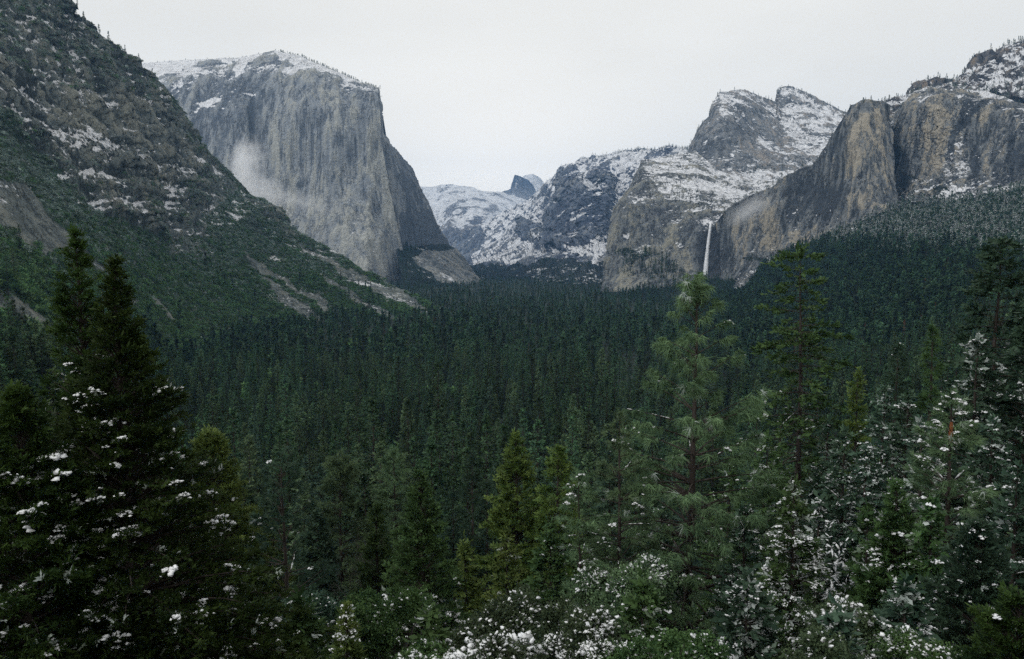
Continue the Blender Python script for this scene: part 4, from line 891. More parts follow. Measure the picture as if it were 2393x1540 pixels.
fg('fir_tree', 1768, 945, 110, 48, 'narrow grey-green fir in the gap between the great pine and the tall old fir', 'tree', style='fir', seed=15, nb=110, cb=0.15, prof=0.7, s0=0.3, sp=0.7, ts=0.8, mat=m_fir, snow=0.032)
fg('fir_tree', 1826, 935, 105, 30, 'half-dead thin fir with a short bare top left of the tall old fir', 'tree', style='fir', seed=16, nb=60, cb=0.3, prof=0.7, s0=0.3, sp=0.8, ts=0.7, mat=m_fir, bare=30, gap=0.5)
fg('cedar_tree', 2012, 868, 128, 62, 'yellow-green cedar right of the tall old fir', 'tree', style='cedar', elev=(62, 14), droop=0.28, seed=17, nb=169, cb=0.25, prof=0.55, s0=0.35, sp=0.8, ts=0.70, mat=m_cedary, snow=0.005, gap=0.2)
fg('pine_tree', 2098, 808, 120, 62, 'dark rounded pine behind the snowy trees, left of the olive pine', 'tree', style='pine', seed=18, nb=130, cb=0.2, prof=0.5, s0=0.35, sp=0.7, ts=0.85, mat=m_pinedk, snow=0.016)
fg('pine_tree', 2182, 762, 112, 68, 'olive pine with a narrow dark top standing behind the snowy trees', 'tree', style='pine', seed=19, nb=130, cb=0.2, prof=0.7, s0=0.35, sp=0.7, ts=0.8, mat=m_cedarg, snow=0.048, snow_h=(0, 0.7), gap=0.2)
fg('fir_tree', 2342, 560, 74, 190, 'tall dark fir near the right edge', 'tree', style='fir', seed=30, nb=230, cb=0.12, prof=0.8, elev=(15, -15), s0=0.3, sp=0.5, ts=0.62, mat=m_pinedk, snow=0.072, ssz=0.16, gap=0.3, tr=0.5, snow_h=(0, 0.8), rmin=0.12)
fg('fir_tree', 2410, 690, 62, 210, 'dark fir cut off by the right edge of the view', 'tree', style='fir', seed=31, nb=220, cb=0.1, prof=0.8, s0=0.3, sp=0.5, ts=0.6, mat=m_pinedk, snow=0.128, ssz=0.15, gap=0.2)
fg('fir_tree', 2282, 790, 62, 165, 'snow-dusted fir with an open crown, just left of the tallest right-hand fir', 'tree', style='fir', seed=32, nb=200, cb=0.12, prof=0.75, elev=(20, -15), s0=0.3, sp=0.45, ts=0.55, mat=m_fir, snow=0.208, ssz=0.15, gap=0.25)
fg('fir_tree', 2122, 925, 64, 150, 'heavily snow-dusted fir left of the pine with the orange stripped trunk', 'tree', style='fir', seed=33, nb=200, cb=0.1, prof=0.7, s0=0.3, sp=0.45, ts=0.5, mat=m_fir, snow=0.272, ssz=0.15)
fg('fir_tree', 2062, 905, 76, 120, 'snow-dusted fir with a bare pale tip right of the tall old fir', 'tree', style='fir', seed=34, nb=190, cb=0.1, prof=0.7, s0=0.3, sp=0.5, ts=0.5, mat=m_fir, snow=0.240, ssz=0.15, gap=0.2)
fg('pine_tree', 2226, 915, 48, 200, 'pine with an orange strip of bared trunk', 'tree', style='pine', seed=35, nb=150, cb=0.12, prof=0.72, elev=(40, -8), droop=0.08, s0=0.4, sp=0.42, ts=0.45, mat=m_pine, snow=0.120, ssz=0.17, gap=0.2, scar=(0.87, 0.925), tr=0.36, wh=30)
fg('fir_tree', 1975, 1010, 62, 125, 'small snow-dusted fir beside the reddish trunk of the tall old fir', 'tree', style='fir', seed=36, nb=180, cb=0.1, prof=0.7, s0=0.3, sp=0.45, ts=0.5, mat=m_fir, snow=0.240, ssz=0.15)
fg('fir_tree', 1862, 1130, 46, 150, 'young fir white with snow standing left of the reddish trunk', 'tree', style='fir', seed=37, nb=220, cb=0.06, prof=0.75, elev=(25, -22), s0=0.25, sp=0.34, ts=0.38, mat=m_cedarg, snow=0.340, ssz=0.13)
fg('fir_tree', 1790, 1020, 74, 110, 'snow-flecked fir half hidden right of the great pine', 'tree', style='fir', seed=38, nb=150, cb=0.1, prof=0.7, s0=0.3, sp=0.5, ts=0.5, mat=m_cedarg, snow=0.192, ssz=0.14)
fg('cedar_tree', 2098, 1130, 45, 150, 'green cedar with little snow, below the heavily dusted fir in the lower right', 'tree', style='cedar', elev=(62, 14), droop=0.28, seed=39, nb=338, cb=0.05, prof=0.75, s0=0.35, sp=0.36, ts=0.33, mat=m_cedarg, snow=0.06, ssz=0.16)
fg('cedar_tree', 2290, 1225, 37, 175, 'dark bushy young cedar in the lower right under the orange-scarred pine', 'tree', style='cedar', elev=(62, 14), droop=0.28, seed=40, nb=338, cb=0.03, prof=0.6, s0=0.35, sp=0.34, ts=0.30, mat=m_fir, snow=0.03, ssz=0.13)
fg('cedar_tree', 2390, 1400, 27, 230, 'dark olive young cedar filling the bottom right corner', 'tree', style='cedar', elev=(62, 14), droop=0.28, seed=41, nb=260, cb=0.03, prof=0.6, s0=0.35, sp=0.26, ts=0.23, mat=m_cedar, snow=0.01, ssz=0.1)
fg('cedar_tree', 806, 1415, 36, 95, 'small cedar with a snow-freckled tip at the bottom, left of the middle', 'tree', style='cedar', elev=(62, 14), droop=0.28, seed=42, nb=169, cb=0.03, prof=0.7, s0=0.3, sp=0.3, ts=0.27, mat=m_cedary, snow=0.10, ssz=0.12)
fg('fir_tree', 1090, 1270, 90, 45, 'small yellow-green fir right of the green snow-dotted cedar', 'tree', style='fir', seed=43, nb=90, cb=0.15, prof=0.6, s0=0.3, sp=0.6, ts=0.7, mat=m_cedary)
fg('fir_tree', 1545, 1180, 72, 120, 'snowy fir seen through the gap left of the great pine trunk', 'tree', style='fir', seed=44, nb=150, cb=0.1, prof=0.7, s0=0.3, sp=0.5, ts=0.5, mat=m_fir, snow=0.2, ssz=0.14)
fg('fir_tree', 1290, 1230, 78, 80, 'half-hidden green fir between the yellow-green cedars and the snowy brush', 'tree', style='fir', seed=45, nb=150, cb=0.1, prof=0.6, s0=0.3, sp=0.5, ts=0.6, mat=m_cedarg, snow=0.03, ssz=0.16)
fg('cedar_tree', 600, 1330, 44, 95, 'small bright green cedar at the foot of the massive dark cedar', 'tree', style='cedar', elev=(62, 14), droop=0.28, seed=46, nb=221, cb=0.03, prof=0.6, s0=0.3, sp=0.36, ts=0.31, mat=m_cedarg, snow=0.02, ssz=0.14)
fg('cedar_tree', 880, 1180, 84, 70, 'dim green cedar behind the leafless tree', 'tree', style='cedar', elev=(62, 14), droop=0.28, seed=47, nb=169, cb=0.1, prof=0.6, s0=0.3, sp=0.6, ts=0.55, mat=m_cedarg)
fg('fir_tree', 740, 1200, 92, 75, 'dim dark fir in the shade between the slender dark pine and the leafless tree', 'tree', style='fir', seed=48, nb=130, cb=0.1, prof=0.6, s0=0.3, sp=0.6, ts=0.7, mat=m_pinedk)

E = dict(elev=(25, -15), droop=0.12, s0=0.25, gap=0.2, prof=0.7)
for i, (x, y, D, hw, sn, mt, lb) in enumerate([
  (1932, 985, 72, 110, 0.16, m_fir, 'dark fir with fine snow just right of the upper reddish trunk'),
  (2158, 985, 56, 110, 0.20, m_fir, 'snow-whitened fir directly left of the pine with the orange strip'),
  (2330, 985, 52, 140, 0.18, m_fir, 'snow-flecked fir directly right of the pine with the orange strip'),
  (2385, 1090, 43, 130, 0.14, m_pinedk, 'dark snow-flecked fir half out of view at the right edge'),
  (1705, 1085, 84, 90, 0.10, m_cedarg, 'green fir filling the gap behind the right side of the great pine'),
  (2025, 1040, 60, 100, 0.20, m_fir, 'frosted fir in the row between the reddish trunk and the heavily dusted fir'),
  (2252, 1075, 66, 100, 0.10, m_pinedk, 'shaded fir close behind the orange-scarred pine trunk'),
  (1915, 1175, 54, 90, 0.26, m_fir, 'low fir thick with snow at the foot of the reddish trunk'),
  (2035, 1190, 48, 100, 0.22, m_cedarg, 'bushy snow-spotted fir right of the leafless snowy tree'),
  (2182, 1170, 43, 110, 0.10, m_cedarg, 'short green fir between the two lower right cedars'),
  (1740, 1190, 60, 90, 0.22, m_fir, 'frosted low fir right of the great pine trunk'),
  (568, 1120, 100, 80, 0.01, m_pinedk, 'dark fir rising behind the sunlit olive cedar'),
  (706, 1110, 118, 66, 0.01, m_pine, 'soft green pine behind the slender dark pine'),
  (852, 1110, 128, 62, 0.01, m_firfar, 'blue-green fir between the rounded pine and the pointed pale pine'),
  (1008, 1030, 172, 46, 0.0, m_firfar, 'tall fir far behind the green snow-dotted cedar'),
  (1166, 1085, 135, 56, 0.0, m_pinedk, 'dark fir left behind the tallest yellow-green cedar'),
  (1256, 1100, 118, 56, 0.0, m_pinedk, 'dark fir squeezed between the two yellow-green cedars'),
  (1345, 1120, 104, 70, 0.02, m_pine, 'green fir behind the thin leaning pine'),
  (1425, 1045, 128, 66, 0.02, m_pinedk, 'dark fir behind the slim snow-tufted pine'),
  (1528, 1010, 132, 66, 0.02, m_fir, 'grey-green fir left behind the great pine'),
  (1405, 1230, 74, 90, 0.14, m_pine, 'snow-speckled fir between the thin leaning pine and the slim pine'),
  (1185, 1240, 84, 74, 0.03, m_cedary, 'short yellow-green fir at the foot of the tallest yellow-green cedar'),
  (955, 1240, 92, 60, 0.02, m_cedarg, 'dim fir left behind the foot of the green snow-dotted cedar'),
  (1745, 1350, 38, 110, 0.20, m_fir, 'young snow-dotted fir right of the foot of the great pine'),
  (1500, 1370, 40, 110, 0.06, m_cedarg, 'young dark green fir just left of the great pine foot'),
  (2120, 1370, 34, 120, 0.22, m_fir, 'small snow-loaded fir at the bottom, right of the snow-covered shrub'),
  (1960, 1440, 30, 110, 0.25, m_fir, 'little snowy fir at the bottom edge below the leafless snowy tree'),
  (700, 1400, 42, 100, 0.03, m_cedarg, 'young green fir at the bottom under the slender dark pine'),
  (1010, 1420, 38, 90, 0.10, m_cedarg, 'little dark fir at the bottom in front of the green snow-dotted cedar'),
  (640, 1230, 80, 80, 0.01, m_cedary, 'olive green fir low between the sunlit olive cedar and the slender dark pine'),
]):
    fg('fir_tree', x, y, D, hw, lb, 'tree', style='fir', seed=300 + i, nb=150, cb=0.08, sp=0.45 * max(1, D / 70), ts=0.5 * max(1, D / 80), mat=mt, snow=sn * 1.5, ssz=0.13, **E)

def spot(name, parts, x, y, D, h, label, cat, rz=0):
    """put something h metres tall so that its top shows at (x, y)"""
    p = P(x, y, D); g = float(ground_z(p[0], D)); k = float(p[2]) - g
    return put(name, parts, (float(p[0]), D, g - 0.4), label, cat, rz=rz, sc=(1, 1, max(0.3, (k + 0.4) / h)) if k > 0 else 1.0)
def fgbush(x, y, D, hw, label, hpx=None, **kw):
    W = hw * D / F; loc, H = at_px(x, y, D); Hb = max(1.2, min(H, (hpx or 2.2 * hw) * D / F))
    parts = bush(W * 1.25, Hb, **kw)
    return put('shrub', parts, (loc[0], loc[1], loc[2] + H - Hb * 1.02), label, 'shrub')
fgbush(1160, 1385, 42, 120, 'broad grey-green shrub behind the snow-loaded shrub at the bottom middle', seed=50, n=2600, ts=0.3, snow=0.05, ssz=0.12)
fgbush(1120, 1480, 33, 120, 'shrub weighed down by thick snow at the bottom middle', seed=51, n=1900, ts=0.25, snow=0.75, ssz=0.19, patch=1.2)
fgbush(1290, 1375, 42, 130, 'grey-green shrub dotted with snow, left of the thin leaning pine foot', seed=52, n=2600, ts=0.28, snow=0.16, ssz=0.12)
fgbush(1230, 1480, 31, 120, 'dark shrub with scattered snow right of the shrub under thick snow', seed=53, n=2200, ts=0.24, snow=0.2, ssz=0.11)
fgbush(1400, 1440, 34, 110, 'shrub with snow clumps at the foot of the slim pine', seed=54, n=2200, ts=0.25, snow=0.35, ssz=0.13, patch=1.2)
fgbush(1560, 1455, 33, 150, 'olive shrub with little snow at the foot of the great pine', seed=55, n=3000, ts=0.25, snow=0.05, ssz=0.1, mat=m_cedarg)
fgbush(1880, 1520, 30, 120, 'snowy shrub under the young white fir', seed=57, n=2000, ts=0.24, snow=0.3, ssz=0.13)
fgbush(2010, 1400, 36, 120, 'snow-covered shrub below the leafless snowy tree', seed=58, n=2400, ts=0.26, snow=0.4, ssz=0.13, patch=1.2)
fgbush(2050, 1515, 27, 130, 'pale grey-green shrub at the bottom edge, right of the reddish trunk', seed=60, n=2200, ts=0.22, snow=0.12, ssz=0.1)
fgbush(2250, 1500, 29, 130, 'dark shrub with snow flecks along the bottom, left of the corner cedar', seed=61, n=2200, ts=0.22, snow=0.12, ssz=0.11, mat=m_cedarg)
fgbush(930, 1500, 34, 90, 'dark shrub with a few snow spots below the green snow-dotted cedar', seed=63, n=1700, ts=0.25, snow=0.2, ssz=0.13, mat=m_cedarg)
fgbush(900, 1390, 50, 90, 'dim shrub in the shade left of the green snow-dotted cedar', seed=64, n=1700, ts=0.32, snow=0.05, ssz=0.12, mat=m_cedarg)
fgbush(720, 1390, 52, 90, 'shrub in deep shade under the slender dark pine', seed=65, n=1700, ts=0.32, snow=0.08, ssz=0.12, mat=m_fir)
fgbush(2180, 1330, 44, 110, 'dark evergreen shrub behind the lower right cedars', seed=66, n=2000, ts=0.3, snow=0.1, ssz=0.12, mat=m_fir)
fgbush(2350, 1250, 46, 110, 'snow-dusted shrub at the right edge beneath the firs', seed=67, n=2000, ts=0.3, snow=0.25, ssz=0.13, mat=m_fir)
fgbush(1480, 1290, 56, 110, 'snowy shrub seen between the slim pine and the great pine', seed=69, n=2200, ts=0.32, snow=0.25, ssz=0.14, mat=m_pine)
p = at_px(868, 1205, 88); put('bare_tree', bare_tree(p[1] * 1.0, 0.75, 5, m_barkgrey, 0.0, 6, 0.22, wide=4.2), p[0], 'leafless grey-brown tree with a spreading tangle of twigs, left of the green snow-dotted cedar', 'tree')
p = at_px(1955, 1215, 50); put('bare_tree', bare_tree(p[1] * 1.0, 0.7, 8, m_bark, 0.15, 6, 0.14, wide=2.0), p[0], 'leafless dark tree outlined in snow right of the reddish trunk', 'tree')

# ------------------------------------------------------------------ trees of the valley: shared meshes
def small(H, R, seed, mat, nb, sp, ts, dens=1.0, snow=0, tpl=None, prof=0.8, style='fir', cb=0.12, ssz=0.5):
    return tree('x', H, R, style=style, seed=seed, nb=nb, cb=cb, prof=prof, elev=(30, -18), droop=0.12, s0=0.15, sp=sp, ts=ts, lat=0.5, mat=mat, dens=dens, snow=snow, ssz=ssz, tpl=tpl, gap=0.15, tr=0.4)
near_protos = [small(34, 4.6, 101, m_firfar, 170, 0.8, 0.85, 1.5), small(38, 5.0, 102, m_firfar, 180, 0.8, 0.9, 1.5, prof=0.65), small(29, 4.4, 103, m_fir, 160, 0.8, 0.85, 1.5, prof=0.9),
               small(36, 4.0, 104, m_firfar, 150, 0.8, 0.85, 1.5, prof=0.7, cb=0.25), small(31, 5.2, 105, m_pine, 160, 0.8, 0.9, 1.5, prof=0.55, cb=0.2, style='pine', tpl=T_FANS)]
dead_proto = small(28, 3.0, 110, m_dead, 90, 1.0, 1.0, prof=0.8)

def scatter_material_mesh(parts):
    """one mesh out of a tree's parts, for the instanced far forest"""
    Vs, Fs, mats, mi, tint, o = [], [], [], [], [], 0
    for k, (me, _) in parts.items():
        n = len(me.vertices); v = np.zeros(n * 3, np.float32); me.vertices.foreach_get('co', v); Vs.append(v.reshape(-1, 3))
        L = np.zeros(len(me.loops), np.int32); me.loops.foreach_get('vertex_index', L)
        kk = len(me.loops) // len(me.polygons); Fs.append(L.reshape(-1, kk) + o); mi += [len(mats)] * len(me.polygons); mats.append(me.materials[0])
        tt = np.zeros(n, np.float32)
        if 'tint' in me.attributes: me.attributes['tint'].data.foreach_get('value', tt)
        tint.append(tt); o += n
    return mesh_np('forest_tree', np.concatenate(Vs), Fs, mats, {'tint': np.concatenate(tint)}, mi)

def proto_collection(name, meshes):
    c = bpy.data.collections.new(name)
    for i, me in enumerate(meshes):
        o = bpy.data.objects.new('%s_%02d' % (name, i), me); c.objects.link(o)
    return c
def scatter(name, pts, rz, sc, idx, coll, kind='stuff', label=None):
    me = bpy.data.meshes.new(name); me.vertices.add(len(pts)); me.vertices.foreach_set('co', np.ascontiguousarray(pts, np.float32).ravel())
    for k, a, ty in (('rz', rz, 'FLOAT'), ('sc', sc, 'FLOAT'), ('idx', idx, 'INT')):
        at = me.attributes.new(k, ty, 'POINT'); at.data.foreach_set('value', np.asarray(a, np.float32 if ty == 'FLOAT' else np.int32))
    o = link(name, me); ng = bpy.data.node_groups.new(name, 'GeometryNodeTree')
    ng.interface.new_socket('Geometry', in_out='INPUT', socket_type='NodeSocketGeometry'); ng.interface.new_socket('Geometry', in_out='OUTPUT', socket_type='NodeSocketGeometry')
    N = ng.nodes; gi = N.new('NodeGroupInput'); go = N.new('NodeGroupOutput'); ip = N.new('GeometryNodeInstanceOnPoints'); ci = N.new('GeometryNodeCollectionInfo')
    ci.inputs['Collection'].default_value = coll; ci.inputs['Separate Children'].default_value = True; ci.inputs['Reset Children'].default_value = True
    ip.inputs['Pick Instance'].default_value = True
    def na(nm, ty):
        a = N.new('GeometryNodeInputNamedAttribute'); a.data_type = ty; a.inputs['Name'].default_value = nm; return a.outputs[0]
    cx = N.new('ShaderNodeCombineXYZ'); ng.links.new(na('rz', 'FLOAT'), cx.inputs[2])
    ng.links.new(gi.outputs[0], ip.inputs['Points']); ng.links.new(ci.outputs[0], ip.inputs['Instance'])
    ng.links.new(na('idx', 'INT'), ip.inputs['Instance Index']); ng.links.new(cx.outputs[0], ip.inputs['Rotation']); ng.links.new(na('sc', 'FLOAT'), ip.inputs['Scale'])
    ng.links.new(ip.outputs[0], go.inputs[0])
    md = o.modifiers.new('scatter', 'NODES'); md.node_group = ng
    tag(o, label, kind=kind); return o

far_meshes = [scatter_material_mesh(small(30, 4.2, 120 + i, m_firfar, 46, 2.2, 2.6, prof=[0.8, 0.65, 0.9][i])) for i in range(3)]
frost_meshes = [scatter_material_mesh(small(26, 4.2, 130 + i, m_fir, 50, 2.0, 2.3, snow=[0.2, 0.34, 0.5, 0.4][i], ssz=0.55)) for i in range(4)]
near_meshes = [scatter_material_mesh(q) for q in near_protos]
C_forest = proto_collection('forest', near_meshes + far_meshes + [scatter_material_mesh(dead_proto)])   # 0-4 near, 5-7 far, 8 dead
C_frost = proto_collection('frost', frost_meshes)

def hash_pts(n_try, fn):
    return fn(n_try)
# candidate points on the valley floor
def floor_pts(d0, d1, sp):
    out = []
    y = d0
    while y < d1:
        s = sp(y); xs = np.arange(-0.75 * y, 0.75 * y, s) + rng.uniform(0, s)
        out.append(np.stack([xs + rng.normal(size=len(xs)) * s * 0.3, y + rng.normal(size=len(xs)) * s * 0.3], -1)); y += s
    return np.concatenate(out)
fp = floor_pts(210, 6800, lambda y: 12.5 + max(0, y - 300) * 0.0045)
fz = ground_z(fp[:, 0], fp[:, 1])
def to_px(p):
    c, s = math.cos(PITCH), math.sin(PITCH)
    fwd = p[:, 1] * c - p[:, 2] * s; up = p[:, 1] * s + p[:, 2] * c
    return CX + F * p[:, 0] / fwd, CY - F * up / fwd
# keep floor trees only where no slope covers the floor
def poly_floor(rowsS, pts):
    return inpoly(pts[:, 0], pts[:, 1], rowsS)
def foot_poly(M, row):
    W = M['W'][row]; return W
def foot(M):
    W = M['W'][:, ::8]; below = W[..., 2] < ground_z(W[..., 0], W[..., 1]) - 0.5
    below[-1] = True; i = below.argmax(0); q = W[i, np.arange(W.shape[1])]
    o = np.argsort(q[:, 1]); return q[o]
fl_, fr_ = foot(LM), foot(RS)
xl = np.interp(fp[:, 1], fl_[:, 1], fl_[:, 0]); xr = np.interp(fp[:, 1], fr_[:, 1], fr_[:, 0])
thin = fbm(np.concatenate([fp, 0 * fp[:, :1]], 1) / 140, 3, 97)
ok = (rng.uniform(size=len(fp)) < 0.95 + 1.6 * np.minimum(thin + 0.12, 0)) & ~((fp[:, 0] < xl - 10) & (fp[:, 1] < fl_[-1, 1])) & ~((fp[:, 0] > xr + 10) & (fp[:, 1] < fr_[-1, 1]))
fp, fz = fp[ok], fz[ok]
F3 = np.concatenate([fp, fz[:, None]], 1)

def mesh_pts(M, n, fn, seed):
    """random points on a mountain grid, uniform over its area, kept where fn(snow, veg, S, W) says"""
    r = np.random.default_rng(seed); W = M['W']; nv, nu = W.shape[:2]
    A = np.linalg.norm(np.cross(W[1:, :-1] - W[:-1, :-1], W[:-1, 1:] - W[:-1, :-1]), axis=-1)
    vis = (M['S'][:-1, :-1, 0] > -60) & (M['S'][:-1, :-1, 0] < 2460) & (M['S'][:-1, :-1, 1] > -80)
    pr = (A * vis).ravel(); pr /= pr.sum()
    c = r.choice(len(pr), n, p=pr); i, j = c // (nu - 1), c % (nu - 1); a, b = r.uniform(size=(2, n, 1))
    p = W[i, j] * (1 - a) * (1 - b) + W[i + 1, j] * a * (1 - b) + W[i, j + 1] * (1 - a) * b + W[i + 1, j + 1] * a * b
    keep = r.uniform(size=n) < fn(M['snow'][i, j], M['veg'][i, j], M['S'][i, j], p, M['N'][i, j])
    keep &= p[:, 2] > ground_z(p[:, 0], p[:, 1]) - 1.0
    return p[keep], M['S'][i, j][keep]

# conifers that climb the foot of the left slope
def fn(s, v, S, W, N):
    y, x = S[:, 1], S[:, 0]
    lim = np.interp(x, [0, 300, 450, 560, 700, 850, 1000, 1080], [870, 850, 840, 850, 860, 855, 835, 815])
    return np.clip((y - lim + 110 * fbm(W / 90, 3, 81)) / 130, 0.0, 1) * 0.85 * (v > 0.1) + 0.035 * (v > 0.3) * (y > 580) * np.clip(fbm(W / 120, 3, 7) * 4, 0, 1)
LP, LS = mesh_pts(LM, 30000, fn, 82)
# wooded slope on the right
RP, RSs = mesh_pts(RS, 17000, lambda s, v, S, W, N: np.clip(0.8 - 0.35 * (S[:, 1] < 560) * (fbm(W / 60, 3, 83) < 0), 0, 1) * (~((np.hypot((S[:, 0] - 2010) / 36, (S[:, 1] - 610) / 12) < 1))), 84)
frostf = np.clip((np.interp(RSs[:, 0], [1700, 1900, 2100, 2393], [540, 560, 585, 620]) - RSs[:, 1]) / 60 + 0.5 + 0.5 * fbm(RP / 80, 3, 85), 0, 1)
isf = rng.uniform(size=len(RP)) < frostf
# apron below the east wall, bench under the waterfall wall, far valley foot
AP_, _ = mesh_pts(AP, 1500, lambda s, v, S, W, N: (v > 0.5) * 0.8 * ((S[:, 0] < 985) | (S[:, 1] > 660)), 86)
WP_, _ = mesh_pts(WW, 6000, lambda s, v, S, W, N: (v > 0.3) * (S[:, 1] > 590) * 0.9, 87)
FP_, _ = mesh_pts(FV, 9000, lambda s, v, S, W, N: (v > 0.45) * (S[:, 1] > 622) * 0.8, 88)

allp = np.concatenate([F3, LP, RP[~isf], AP_, WP_, FP_])
d = np.hypot(allp[:, 0], allp[:, 1]); pxx, pyy = to_px(allp)
inv = (pxx > -40) & (pxx < 2430)
allp, d, pxx = allp[inv], d[inv], pxx[inv]
order = np.argsort(d); allp, d, pxx = allp[order], d[order], pxx[order]
n = len(allp)
near_k = 290
gidx = np.where(d < 950, rng.integers(0, 5, n), rng.integers(5, 8, n))
gsc = rng.triangular(0.55, 1.1, 1.45, n) * np.where(rng.uniform(size=n) < 0.1, 1.2, 1.0)
# a few rust-brown dead trees
ddx = (rng.uniform(size=n) < 0.010) & (d > 900); gidx[ddx] = 8
gsc *= np.interp(d, [800, 2600], [1.0, 0.6])
gsc *= 1 + 0.28 * vnoise(allp / 70, 98)
rz = rng.uniform(0, 6.28, n)
first = {}
for i in range(near_k):
    k = int(gidx[i]); parts = dead_proto if k == 8 else near_protos[k]
    lab = ('rust-brown dead conifer among the dark green trees of the valley forest', 'dead conifers of the valley forest') if k == 8 else ('dark green conifer crowded among its like at the near edge of the valley forest', 'conifers at the near edge of the valley forest')
    if k not in first:
        o = put('conifer_tree', parts, tuple(allp[i]), lab[0], 'tree', lab[1], rz[i], float(gsc[i])); first[k] = o
    else:
        src = first[k]; o = src.copy(); COL.objects.link(o); o.location = allp[i]; o.rotation_euler = (0, 0, rz[i]); o.scale = (float(gsc[i]),) * 3
        for ch in [c for c in src.children]:
            c = ch.copy(); c.parent = o; COL.objects.link(c)
scatter('forest', allp[near_k:], rz[near_k:], gsc[near_k:], gidx[near_k:], C_forest)
fr = RP[isf]; k = len(fr)
fi = np.clip((frostf[isf] * 3.2 + rng.uniform(-0.8, 0.8, k)).astype(int), 0, 3)
scatter('snowy_forest', fr, rng.uniform(0, 6.28, k), rng.uniform(0.6, 1.25, k) * np.interp(np.hypot(fr[:, 0], fr[:, 1]), [1200, 2400], [1.05, 0.75]), fi, C_frost)

# scrub on the left mountain
def blob_mesh(seed, mat, n=60, s=0.34):
    r = np.random.default_rng(seed); d = unit(r.normal(size=(n, 3))); d[:, 2] = np.abs(d[:, 2])
    p = d * r.uniform(0.55, 1.0, (n, 1)) * np.array([1, 1, 0.75]) + r.normal(size=(n, 3)) * 0.08
    V, Fc, T = expand(p, d + r.normal(size=d.shape) * 0.5, np.full(n, s) * r.uniform(0.6, 1.3, n), T_FANS, r)
    return mesh_np('scrub', V, [Fc], [mat], {'tint': T})
C_brush = proto_collection('brush', [blob_mesh(140 + i, m_brush) for i in range(3)] + [blob_mesh(150 + i, m_brushg) for i in range(3)])
def fn(s, v, S, W, N):
    dn = fbm(W / np.array([45, 45, 45]), 3, 91)
    return np.clip(v * 1.5 - 0.25 + 0.5 * dn, 0, 1) * np.clip(1.6 - s * 3, 0, 1) * (S[:, 1] < 1000) * np.clip(0.25 + N[:, 2] * 1.6, 0, 1)
BP, BS = mesh_pts(LM, 90000, fn, 92)
up = np.interp(BS[:, 1] - 0.35 * BS[:, 0], [100, 330, 480, 640], [0.95, 1.0, 0.8, 0.1])       # frost holds on the higher ground
up *= np.interp(BS[:, 1], [460, 720], [1, 0.0])
BX, BXS = mesh_pts(LM, 16000, lambda s, v, S, W, N: (S[:, 1] > 640) * (v > 0.1) * np.clip(fbm(W / 110, 3, 95) * 4, 0, 1), 96)
bi_ = rng.integers(0, 3, len(BP)) + 3 * (rng.uniform(size=len(BP)) < up * 0.8)
vf = np.stack([rng.uniform(-520, -20, 5000), rng.uniform(420, 1500, 5000)], -1); vx = np.interp(vf[:, 1], fl_[:, 1], fl_[:, 0])
vf = vf[(vf[:, 0] > vx - 5) & (rng.uniform(size=5000) < np.clip(0.1 + 2.2 * fbm(np.concatenate([vf, 0 * vf[:, :1]], 1) / 110, 3, 99), 0, 1) * np.clip(1.4 - (vf[:, 0] - vx) / 260, 0, 1))]
BX = np.concatenate([BX, np.stack([vf[:, 0], vf[:, 1], ground_z(vf[:, 0], vf[:, 1]) + 5], -1)])
bsc = rng.uniform(1.6, 5.2, len(BP)) * np.where(rng.uniform(size=len(BP)) < 0.1, 1.6, 1)
BP = np.concatenate([BP, BX + np.array([0, 0, 4.0])]); bsc = np.concatenate([bsc, rng.uniform(4, 9, len(BX))]); bi_ = np.concatenate([bi_, rng.integers(0, 3, len(BX))])
scatter('scrub', BP, rng.uniform(0, 6.28, len(BP)), bsc, bi_, C_brush)

# small trees along the rims
def rim(M, n, cond, seed):
    r = np.random.default_rng(seed); W, S = M['W'][0:10], M['S'][0:10]
    j = r.integers(0, W.shape[1], n); i = r.integers(0, W.shape[0], n); k = cond(S[i, j, 0], r.uniform(size=n)); return W[i[k], j[k]]
RM = np.concatenate([rim(EC, 800, lambda x, u: (x > 300) & (x < 884) & (u < np.where(x > 640, 0.8, 0.45)), 1) + np.array([0, 60, 4]),
                     rim(FV, 900, lambda x, u: (x > 1275) & (u < 0.8), 2), rim(CR, 260, lambda x, u: u < 0.9, 3), rim(RC, 160, lambda x, u: (x > 2110) & (u < 0.5), 4), rim(RT, 60, lambda x, u: u < 0.5, 5), rim(DM, 260, lambda x, u: u < 0.4, 6), rim(LM, 150, lambda x, u: (x < 480) & (u < 0.5), 7)])
CP, _ = mesh_pts(CR, 900, lambda s, v, S, W, N: (S[:, 1] > 165) * (fbm(W / 120, 2, 5) > -0.1) * 0.9, 93)
LT, _ = mesh_pts(LM, 3500, lambda s, v, S, W, N: np.clip((120 - S[:, 1]) / 60, 0, 1) * (fbm(W / 80, 2, 6) > -0.1) * 0.8, 94)
RM = np.concatenate([RM, CP, LT]); k = len(RM)
dd = np.hypot(RM[:, 0], RM[:, 1])
scatter('rim_trees', RM, rng.uniform(0, 6.28, k), rng.uniform(0.3, 0.75, k), np.where(dd < 2100, rng.integers(0, 2, k), rng.integers(0, 3, k)), C_frost)
print('COUNTS forest', n, 'frost', len(fr), 'scrub', len(BP), 'rim', k, 'feet', len(F3), len(LP), len(RP))

